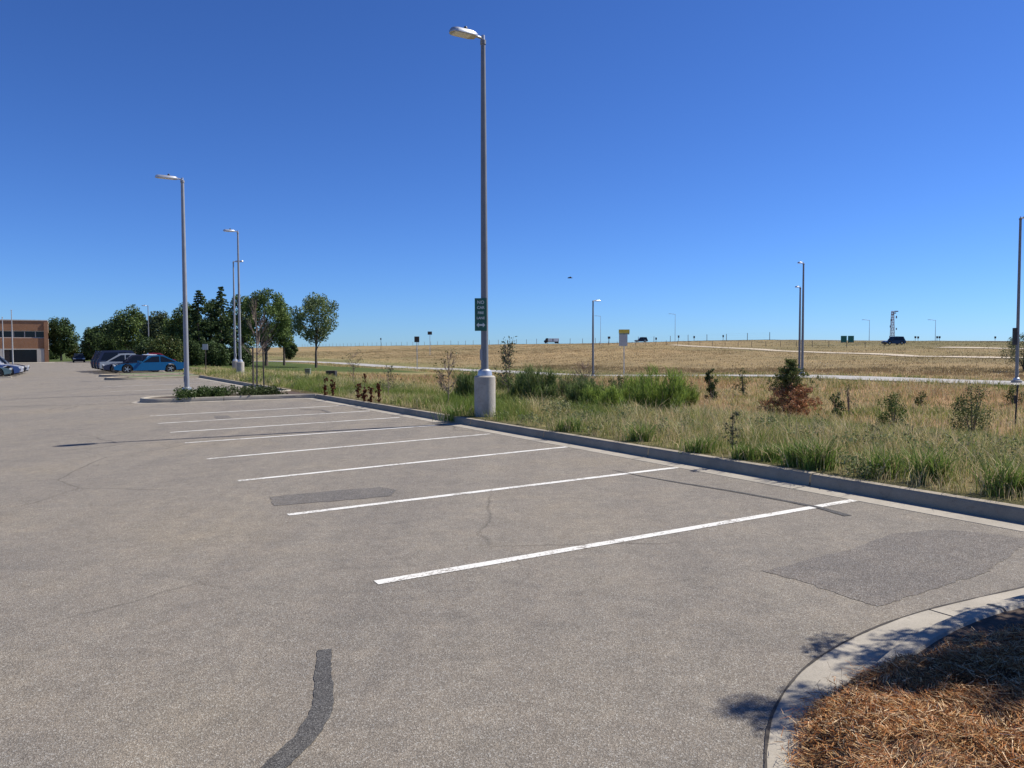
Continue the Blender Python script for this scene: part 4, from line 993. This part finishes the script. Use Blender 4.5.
# ------------------------------------------------------------------ vehicles
def prism(side, hw_bot, hw_top, z0, z1, bevel=0.):
    """side = outline in x,z; half width goes from hw_bot at z0 to hw_top at z1"""
    n = len(side); hw = [hw_bot+(hw_top-hw_bot)*min(1, max(0, (z-z0)/(z1-z0))) for x, z in side]
    vs_ = [(x, -h_, z) for (x, z), h_ in zip(side, hw)]+[(x, h_, z) for (x, z), h_ in zip(side, hw)]
    fs_ = [tuple(range(n)), tuple(range(n, 2*n))[::-1]]+[(i, i+n, (i+1) % n+n, (i+1) % n) for i in range(n)]
    return vs_, fs_
PAINTS = {}
def carpaint(key, c):
    if key not in PAINTS: PAINTS[key] = var('car_paint_'+key, c, .3, .1, amt=.04, coat=.6)
    return PAINTS[key]
def car(name, label, loc, rz, key, c, kind='sedan', L=4.8, Wd=1.85, H=1.45, cat='car', group='cars parked in the lot'):
    """front points along local -x; origin at the middle on the ground"""
    root = thing(name, label, cat, loc, rz, group); pm = carpaint(key, c); h = L/2; wr = .34 if kind != 'suv' else .38
    bz = .92 if kind == 'suv' else .80 if kind == 'coupe' else .82
    fx, rx = -h+L*.185, h-L*.2
    def arch(cx): return [(cx+(wr+.07)*math.cos(a), max(.24, wr+(wr+.07)*math.sin(a))) for a in np.linspace(math.pi, 0, 9)][::1]
    low = [(-h+.04, .30)]+[(fx-wr-.07, .22)]+arch(fx)+[(fx+wr+.07, .22), (rx-wr-.07, .22)]+arch(rx)+[(rx+wr+.07, .24), (h-.03, .34)]
    hood = bz-.10
    up = [(h, .60), (h-.03, bz+.02), (h-.30, bz+.05), (-h*.28, bz+.01), (-h+.55, hood), (-h+.12, hood-.12), (-h, .55)]
    vs_, fs_ = prism(low+up, Wd/2, Wd/2*.90, .55, bz+.06); body = MB().add(vs_, fs_).build('body', pm, root, True)
    if kind == 'coupe': gh = [(-h*.26, bz), (.02*L, H-.03), (.14*L, H), (.20*L, H-.01), (h-.42, bz+.04)]
    elif kind == 'sedan': gh = [(-h*.38, bz), (-.06*L, H-.03), (.05*L, H), (.18*L, H-.03), (h-.45, bz+.04)]
    else: gh = [(-h*.42, bz), (-h*.14, H-.05), (.05*L, H), (h-.45, H-.04), (h-.10, bz+.04)]
    # roof skin and pillars as a painted shell, glass set proud of it
    vs_, fs_ = prism(gh, Wd/2*.88, Wd/2*.70, bz, H); MB().add(vs_, fs_).build('cabin', pm, root, True)
    cx = sum(p[0] for p in gh)/len(gh)
    for sgn in (-1, 1):
        b = MB(); g2 = [(cx+(x-cx)*.86, bz+.05+(z-bz)*.76) for x, z in gh]
        mid = cx+.02*L
        for seg in (0, 1):
            pts = []
            def clipx(P, xl, xr):
                Q = []
                for i in range(len(P)):
                    a, e = P[i], P[(i+1) % len(P)]
                    for lim in sorted([t for t in [((xl-a[0])/(e[0]-a[0]) if e[0] != a[0] else -1), ((xr-a[0])/(e[0]-a[0]) if e[0] != a[0] else -1)] if 0 < t < 1] ):
                        pass
                    if xl <= a[0] <= xr: Q.append(a)
                    ts = sorted([t for t in [((xl-a[0])/(e[0]-a[0]) if e[0] != a[0] else -1), ((xr-a[0])/(e[0]-a[0]) if e[0] != a[0] else -1)] if 0 < t < 1])
                    for t in ts: Q.append((a[0]+(e[0]-a[0])*t, a[1]+(e[1]-a[1])*t))
                return Q
            pts = clipx(g2, -99, mid-.04) if seg == 0 else clipx(g2, mid+.04, 99)
            if len(pts) < 3: continue
            w_ = [sgn*(Wd/2*.88+(Wd/2*.70-Wd/2*.88)*(z-bz)/(H-bz)+.008) for x, z in pts]
            b.add([(x, w, z) for (x, z), w in zip(pts, w_)], [tuple(range(len(pts)))])
        b.build('side_window', M['glass'], root)
    def slab(a, e, nm, inset=.08):
        (xa, za), (xe, ze) = a, e; t0, t1 = .10, .90; P = [(xa+(xe-xa)*t, za+(ze-za)*t) for t in (t0, t1)]
        nx, nz = -(ze-za), (xe-xa); l_ = math.hypot(nx, nz); nx, nz = nx/l_*.01, nz/l_*.01
        if nz < 0: nx, nz = -nx, -nz
        q = []
        for x, z in P:
            w_ = Wd/2*.88+(Wd/2*.70-Wd/2*.88)*(z-bz)/(H-bz)-inset; q += [(x+nx, -w_, z+nz), (x+nx, w_, z+nz)]
        MB().add(q, [(0, 1, 3, 2)]).build(nm, M['glass'], root)
    slab(gh[0], gh[1], 'windscreen'); slab(gh[-1], gh[-2], 'rear_window')
    for cxw in (fx, rx):
        for sgn in (-1, 1):
            wv = thing_part = bpy.data.objects.new('wheel', None)
            COL.objects.link(wv); wv.parent = root; wv.location = (cxw, sgn*(Wd/2-.11), wr)
            b = MB(); ring = [(wr*.62, -.10), (wr*.97, -.11), (wr, -.06), (wr, .06), (wr*.97, .11), (wr*.62, .10)]; n = 20
            vs2 = [(r_*math.cos(2*math.pi*k/n), y_, r_*math.sin(2*math.pi*k/n)) for r_, y_ in ring for k in range(n)]
            fs2 = [(i*n+k, i*n+(k+1) % n, ((i+1) % 6)*n+(k+1) % n, ((i+1) % 6)*n+k) for i in range(6) for k in range(n)]
            b.add(vs2, fs2).build('tyre', M['rubber'], wv, True)
            b = MB(); ys = sgn*.085
            b.add([(wr*.15*math.cos(2*math.pi*k/12), ys, wr*.15*math.sin(2*math.pi*k/12)) for k in range(12)], [tuple(range(12))])
            for k in range(5):
                a = 2*math.pi*k/5
                b.add([(wr*rr*math.cos(a+da), ys-sgn*.003, wr*rr*math.sin(a+da)) for rr, da in ((.12, -.8), (.62, -.16), (.62, .16), (.12, .8))], [(0, 1, 2, 3)])
            b.build('rim', M['chrome'], wv)
    for sgn in (-1, 1):
        MB().box(-h-.005, -h+.12, sgn*Wd*.36-.16, sgn*Wd*.36+.16, .56, .68).build('headlight', M['lens'], root, False, .01)
        MB().box(h-.10, h+.008, sgn*Wd*.36-.18, sgn*Wd*.36+.18, .64, .78).build('tail_light', M['redlamp'], root, False, .01)
        MB().box(-h*.25-.12, -h*.25+.06, sgn*(Wd/2*.9+.09)-.09, sgn*(Wd/2*.9+.09)+.09, bz+.02, bz+.16).build('mirror', pm, root, False, .02)
    MB().box(-h-.01, -h+.08, -Wd*.22, Wd*.22, .42, .66).build('grille', M['black'], root, False, .01)
    MB().box(-h+.1, h-.1, -Wd*.40, Wd*.40, .20, .32).build('underbody', M['black'], root)
    return root
def park(u, v, face=0): x, y = uv2xy(u, v); return (x, y, float(lotz(u))+.02), rzU+(math.pi if face else 0)
# right-hand row: front towards the aisle (-u)
ub = float(xy2uv(*LOT(114, 374.5)[:2])[0]); vb = float(xy2uv(*LOT(114, 374.5)[:2])[1]); print('CAR ROW', ub, vb)
rowR = [(0, 'coupe', 'blue', (.006, .085, .19), 'bright blue coupe at the near end of the right row', 5.05, 1.42), (1, 'sedan', 'darkgrey', (.02, .016, .022), 'dark sedan parked directly behind the blue coupe', 4.8, 1.46),
        (2, 'sedan', 'dullsilver', (.30, .32, .33), 'silver white car showing its roof between dark cars', 4.8, 1.58), (3, 'suv', 'navy', (.02, .022, .04), 'tall dark navy sport utility vehicle behind the silver white car', 4.9, 1.85),
        (4, 'suv', 'black', (.012, .012, .014), 'black sport utility vehicle next to the tall navy one', 4.9, 1.8), (5, 'suv', 'darkgrey', (.02, .016, .022), 'dark grey sport utility vehicle at the far end of the right row', 4.8, 1.85)]
for k, kind, key, c, lb_, L_, H_ in rowR:
    (loc, rz) = park(ub+L_/2-k*.12-(.5 if k else 0), vb+1.0+k*2.75, 1 if k > 1 else 0); car('parked_car', lb_, loc, rz, key, c, kind, L_, 1.9, H_)
x, y, z = AT(151, 82); loc, rz = (x, y, float(lotz(xy2uv(x, y)[0]))+.02), rzU; car('parked_car', 'red car mostly hidden behind the blue coupe', loc, rz, 'red', (.20, .010, .010), 'sedan', 4.6, 1.85, 1.55)
x, y, z = AT(146, 74); loc, rz = (x, y, float(lotz(xy2uv(x, y)[0]))+.02), rzU; car('parked_car', 'white car mostly hidden behind the blue coupe, beside the red one', loc, rz, 'white', (.7, .7, .7), 'sedan', 4.6, 1.85, 1.45)
ul, vl = [float(t) for t in xy2uv(*LOT(8, 377.5)[:2])]; print('LEFT ROW', ul, vl)
rowL = [(0, 'sedan', 'greygreen', (.10, .15, .14), 'grey green car at the near end of the left row', 4.6, 1.45), (1, 'suv', 'deepblue', (.05, .08, .20), 'deep blue sport utility vehicle second in the left row', 4.6, 1.7), (2.1, 'suv', 'white', (.7, .7, .7), 'white sport utility vehicle behind the deep blue one', 4.7, 1.72),
        (3.1, 'suv', 'black', (.012, .012, .014), 'black sport utility vehicle behind the white one in the left row', 4.7, 1.75), (4.2, 'sedan', 'silver', (.55, .57, .58), 'silver car at the far end of the left row', 4.6, 1.45)]
for k, kind, key, c, lb_, L_, H_ in rowL:
    (loc, rz) = park(ul-L_/2+k*.1+(.55 if k else .2), vl+1.0+k*2.9); car('parked_car', lb_, loc, rz+math.pi, key, c, kind, L_, 1.88, H_)
(loc, rz) = park(3.0, 153); rz += math.pi/2; car('parked_car', 'dark car parked under the trees at the far end of the lot', loc, rz, 'black', (.012, .012, .014), 'sedan', 4.6, 1.85, 1.5)
# on the highway
def hwy(px, name, label, key, c, kind, L_, H_, cat='car', Yd=None, rz=None, lift=.12):
    d = ray(px, 345); d = d/np.linalg.norm(d[:2]); t = 195./float(d[:2]@D2); x, y = d[0]*t, d[1]*t
    return car(name, label, (x, y, float(terr(x, y))+lift), 0. if rz is None else rz, key, c, kind, L_, 1.9, H_, cat, 'vehicles on the highway')
hv = math.atan2(D1[1], D1[0])
x, y, z = G(893.5, 344.8)
car('passing_car', 'black sport utility vehicle on the hill below the lattice tower', (x, y, z+.05), .15, 'black', (.012, .012, .014), 'suv', 4.9, 1.9, 1.85, 'car', 'vehicles on the highway')
hwy(641, 'passing_car', 'dark car on the skyline right of the yellow topped sign', 'black', (.012, .012, .014), 'suv', 5.0, 1.9, lift=.2)
# truck
d = ray(551.5, 345); d = d/np.linalg.norm(d[:2]); t = 193./float(d[:2]@D2); x, y = d[0]*t, d[1]*t; z = float(terr(x, y))+.25
root = thing('delivery_truck', 'dark cab truck with a white cargo body on the skyline', 'truck', (x, y, z), 0., 'vehicles on the highway')
vs_, fs_ = prism([(-3.4, .5), (-1.5, .5), (-1.5, 2.35), (-2.5, 2.35), (-2.9, 1.45), (-3.4, 1.3)], 1.05, .95, .5, 2.3); MB().add(vs_, fs_).build('cab', M['black'], root)
MB().box(-1.35, 3.3, -1.15, 1.15, .85, 2.25).build('cargo_box', carpaint('white', (.7, .7, .7)), root, False, .03); MB().box(-3.2, 3.2, -.5, .5, .5, .8).build('chassis', M['black'], root)
MB().box(.4, .8, -1.17, -1.152, .95, 2.1).build('door', M['rustpost'], root)
for cx in (-2.6, 1.9, 2.7):
    for sg in (-1, 1): MB().tube([(cx, sg*1.02, .48), (cx, sg*.72, .48)], [.48, .48], 16).build('wheel', M['rubber'], root)

# bird
d = ray(570, 278); t = 60.; root = thing('bird', 'tiny dark bird in the sky above the field', 'bird', tuple(np.array([0, 0, EYE])+d*t))
b = MB(); b.tube([(-.2, 0, 0), (-.1, 0, .02), (.08, 0, .02), (.2, 0, 0)], [.01, .05, .045, .01], 8)
b.add([(-.06, 0, .03), (.07, 0, .03), (.05, .3, .08), (-.01, .48, .03), (-.03, .3, .08)], [(0, 1, 2, 3, 4)]); b.add([(-.06, 0, .03), (.07, 0, .03), (.05, -.3, .08), (-.01, -.48, .03), (-.03, -.3, .08)], [(0, 1, 2, 3, 4)]); b.build('body', M['black'], root)

# ------------------------------------------------------------------ building
ubd = -1.75; vf = 172.5; x, y = uv2xy(ubd, vf); z = float(lotz(ubd)); root = thing('office_building', 'two storey brick office building with dark window bands at the left edge', 'building', (x, y, z), rzU)
HB = topz(44, 321, y)-z; print('BUILDING H', HB, y)
# local x along u (negative = left), local y along v
f1, f2, f3 = HB*.325, HB*.58, HB*.76
MB().box(-60, 0, .6, 26, .0, f1).build('ground_floor_wall', M['glass'], root)
MB().box(-60, 0, 0, 26.2, f1, f2).box(-60, 0, 0, 26.2, f3, HB).build('brick_wall', M['brick'], root)
MB().box(-59.9, -.1, .35, 26.1, f2, f3).build('window_band', M['glass'], root)
MB().box(-60.1, .1, -.1, 26.3, HB, HB+.18).build('parapet', M['stone'], root)
MB().box(-60.05, .05, -.05, 26.2, f1-.18, f1).build('lintel_band', M['stone'], root)
for k in range(26):
    xx = -.2-k*1.75; MB().box(xx-.07, xx+.07, .22, .36, f2, f3).build('mullion', M['stone'], root)
MB().box(-.55, .12, -.18, .35, 0, HB-.2).build('corner_pier', M['brick'], root)
for k in range(9):
    xx = -1.2-k*6.5; MB().box(xx-.6, xx+.6, -.08, .58, 0, f1-.19).build('column', M['stone'], root)
MB().box(-60, -.05, .18, .34, f2, f2+.14).build('sill', M['stone'], root); MB().box(-60, -.05, .18, .34, f3-.14, f3).build('head', M['stone'], root)
MB().box(-8, -6.2, .45, .62, 0, 2.3).build('door', M['rustpost'], root)

# ------------------------------------------------------------------ corner island mulch and the tree that shades it
from mathutils.geometry import intersect_point_tri_2d
MO = [(790, 900), (800, 768), (797, 745), (803, 724), (829, 704), (856, 684), (893, 676), (912, 662), (930, 650), (965, 638), (1024, 626), (1100, 608)]
inn = [np.array(LOT(*p)[:2]) for p in MO]; inn = [inn[0]-D1*3]+inn; polyg = np.array(inn+[np.array(f) for f in far_])
def inside(px, py):
    c = np.zeros(len(px), bool); j = len(polyg)-1
    for i in range(len(polyg)):
        xi, yi = polyg[i]; xj, yj = polyg[j]
        c ^= ((yi > py) != (yj > py)) & (px < (xj-xi)*(py-yi)/(yj-yi+1e-12)+xi); j = i
    return c
n = 1100000; mx = rng.uniform(0.8, 6, n); my = rng.uniform(1.2, 7.5, n); jit = rng.normal(0, .035, (n, 2))+(.09*(fnoise(mx, my, .5, 77)-.5))[:, None]
dens_ = .35+.65*(fnoise(mx, my, .6, 51) > .45)
k = inside(mx+jit[:, 0], my+jit[:, 1]) & (rng.uniform(0, 1, n) < dens_*np.clip(1.35-my/7, .25, 1)) & inview(mx, my, .25); mx, my = mx[k], my[k]; n = len(mx); print('NEEDLES', n)
def distk(px, py):
    P = np.array(inn); dmin = np.full(len(px), 9.)
    for a, b_ in zip(P, P[1:]):
        ab = b_-a; t = np.clip(((px-a[0])*ab[0]+(py-a[1])*ab[1])/(ab@ab), 0, 1); dmin = np.minimum(dmin, np.hypot(px-a[0]-t*ab[0], py-a[1]-t*ab[1]))
    return dmin
dk = distk(mx, my)
hm = .03+(.07+.09*np.clip((4.2-my)/.7, 0, 1))*np.clip(dk/.22, 0, 1)+.12*np.clip(dk/.8, 0, 1)*fnoise(mx, my, .7, 53)+.07*fnoise(mx, my, .16, 54); mz = lotz(xy2uv(mx, my)[0])+hm-rng.uniform(0, .05, n)**1
ang = fnoise(mx, my, .28, 55)*14+rng.normal(0, .55, n); ln = rng.uniform(.010, .034, n); wdn = rng.uniform(.0007, .0017, n)
tilt = rng.normal(.15, .35, n); dx, dy, dz = np.cos(ang)*np.cos(tilt)*ln, np.sin(ang)*np.cos(tilt)*ln, np.sin(tilt)*ln
P0 = np.stack([mx-dx, my-dy, mz-dz], 1); P1 = np.stack([mx+dx, my+dy, mz+dz], 1); P0[:, 2] = np.maximum(P0[:, 2], .05)
side = np.stack([-np.sin(ang), np.cos(ang), rng.normal(0, .5, n)], 1)*wdn[:, None]
V = np.stack([P0-side, P0+side, P1+side*.5, P1-side*.5], 1).reshape(-1, 3); q = np.arange(4*n).reshape(n, 4)
pal = np.array([(.43, .22, .085), (.55, .34, .15), (.28, .11, .04), (.74, .54, .32), (.06, .032, .02), (.46, .18, .055)]); pr = fnoise(mx, my, .35, 57)
ci = rng.integers(0, 6, n); cc = pal[ci]*rng.uniform(.65, 1.3, n)[:, None]*(.75+.5*pr[:, None])
o = link('pine_needle_mulch', np_mesh('pine_needle_mulch', V, [q], np.repeat(cc, 4, 0)), M['needle']); tag(o, 'rusty dry pine needles and twigs heaped on the corner island', 'mulch', kind='stuff')
# mulch mound surface
gx = np.arange(.8, 6.2, .06); gy = np.arange(1., 7.6, .06); GX, GY = np.meshgrid(gx, gy, indexing='ij'); fx_, fy_ = GX.ravel(), GY.ravel()
dk2 = distk(fx_, fy_); zz = lotz(xy2uv(fx_, fy_)[0])+.03+(.07+.09*np.clip((4.2-fy_)/.7, 0, 1))*np.clip(dk2/.22, 0, 1)+.12*np.clip(dk2/.8, 0, 1)*fnoise(fx_, fy_, .7, 53)+.07*fnoise(fx_, fy_, .16, 54)-.05
ins = inside(fx_, fy_); idx = np.arange(len(fx_)).reshape(GX.shape); Fq = np.stack([idx[:-1, :-1], idx[1:, :-1], idx[1:, 1:], idx[:-1, 1:]], -1).reshape(-1, 4); Fq = Fq[ins[Fq].all(1)]
M['mulchbase'] = var('mulch_base', (.10, .055, .03), .95, amt=.5, scale=40)
tag(link('mulch_mound', np_mesh('mulch_mound', np.stack([fx_, fy_, zz], 1), [Fq], None, True), M['mulchbase']), kind='structure')
# tree just outside the frame; only its shadow falls into view
tx, ty = 4.72, 4.40; tz = .2
root = thing('island_tree', 'young leafy tree on the corner island shading the mulch', 'tree', (tx, ty, tz))
b = MB(); HT = 4.25; b.tube([(0, 0, -.1), (0, .02, HT*.5), (-.01, .10, HT*.7), (-.02, .55, HT)], [.07, .05, .035, .012], 8); C0, R_ = [], []
for i in range(95):
    t = random.uniform(.26, .82); a = random.uniform(0, 6.28); rr = 1.12*min(1., (.83-t)/.15+.05)*random.uniform(.35, 1.)
    if math.sin(a) > .5 and t > .6: rr *= .7
    if math.sin(a) < -.1 and t > .5: rr *= .55
    e = (rr*math.cos(a), rr*math.sin(a), HT*t+rr*.25); b.tube([(0, 0, HT*t), e], [.014, .005], 4)
    for s in (.45, .75, 1.): C0.append(tuple(np.array([0, 0, HT*t])*(1-s)+np.array(e)*s)); R_.append(.12)
for tzz, off, r9 in ((.89, -.01, .13), (.915, .03, .15), (.965, .0, .13), (.995, .03, .14)): C0.append((off, .55*(tzz-.7)/.3+off, HT*tzz)); R_.append(r9)
b.build('trunk', M['bark'], root, True); V, q, c = leaves(C0, R_, 42000, .02, DARKG+GREENS); leafobj('crown', V, q, c, root)

S.render.engine = 'CYCLES'
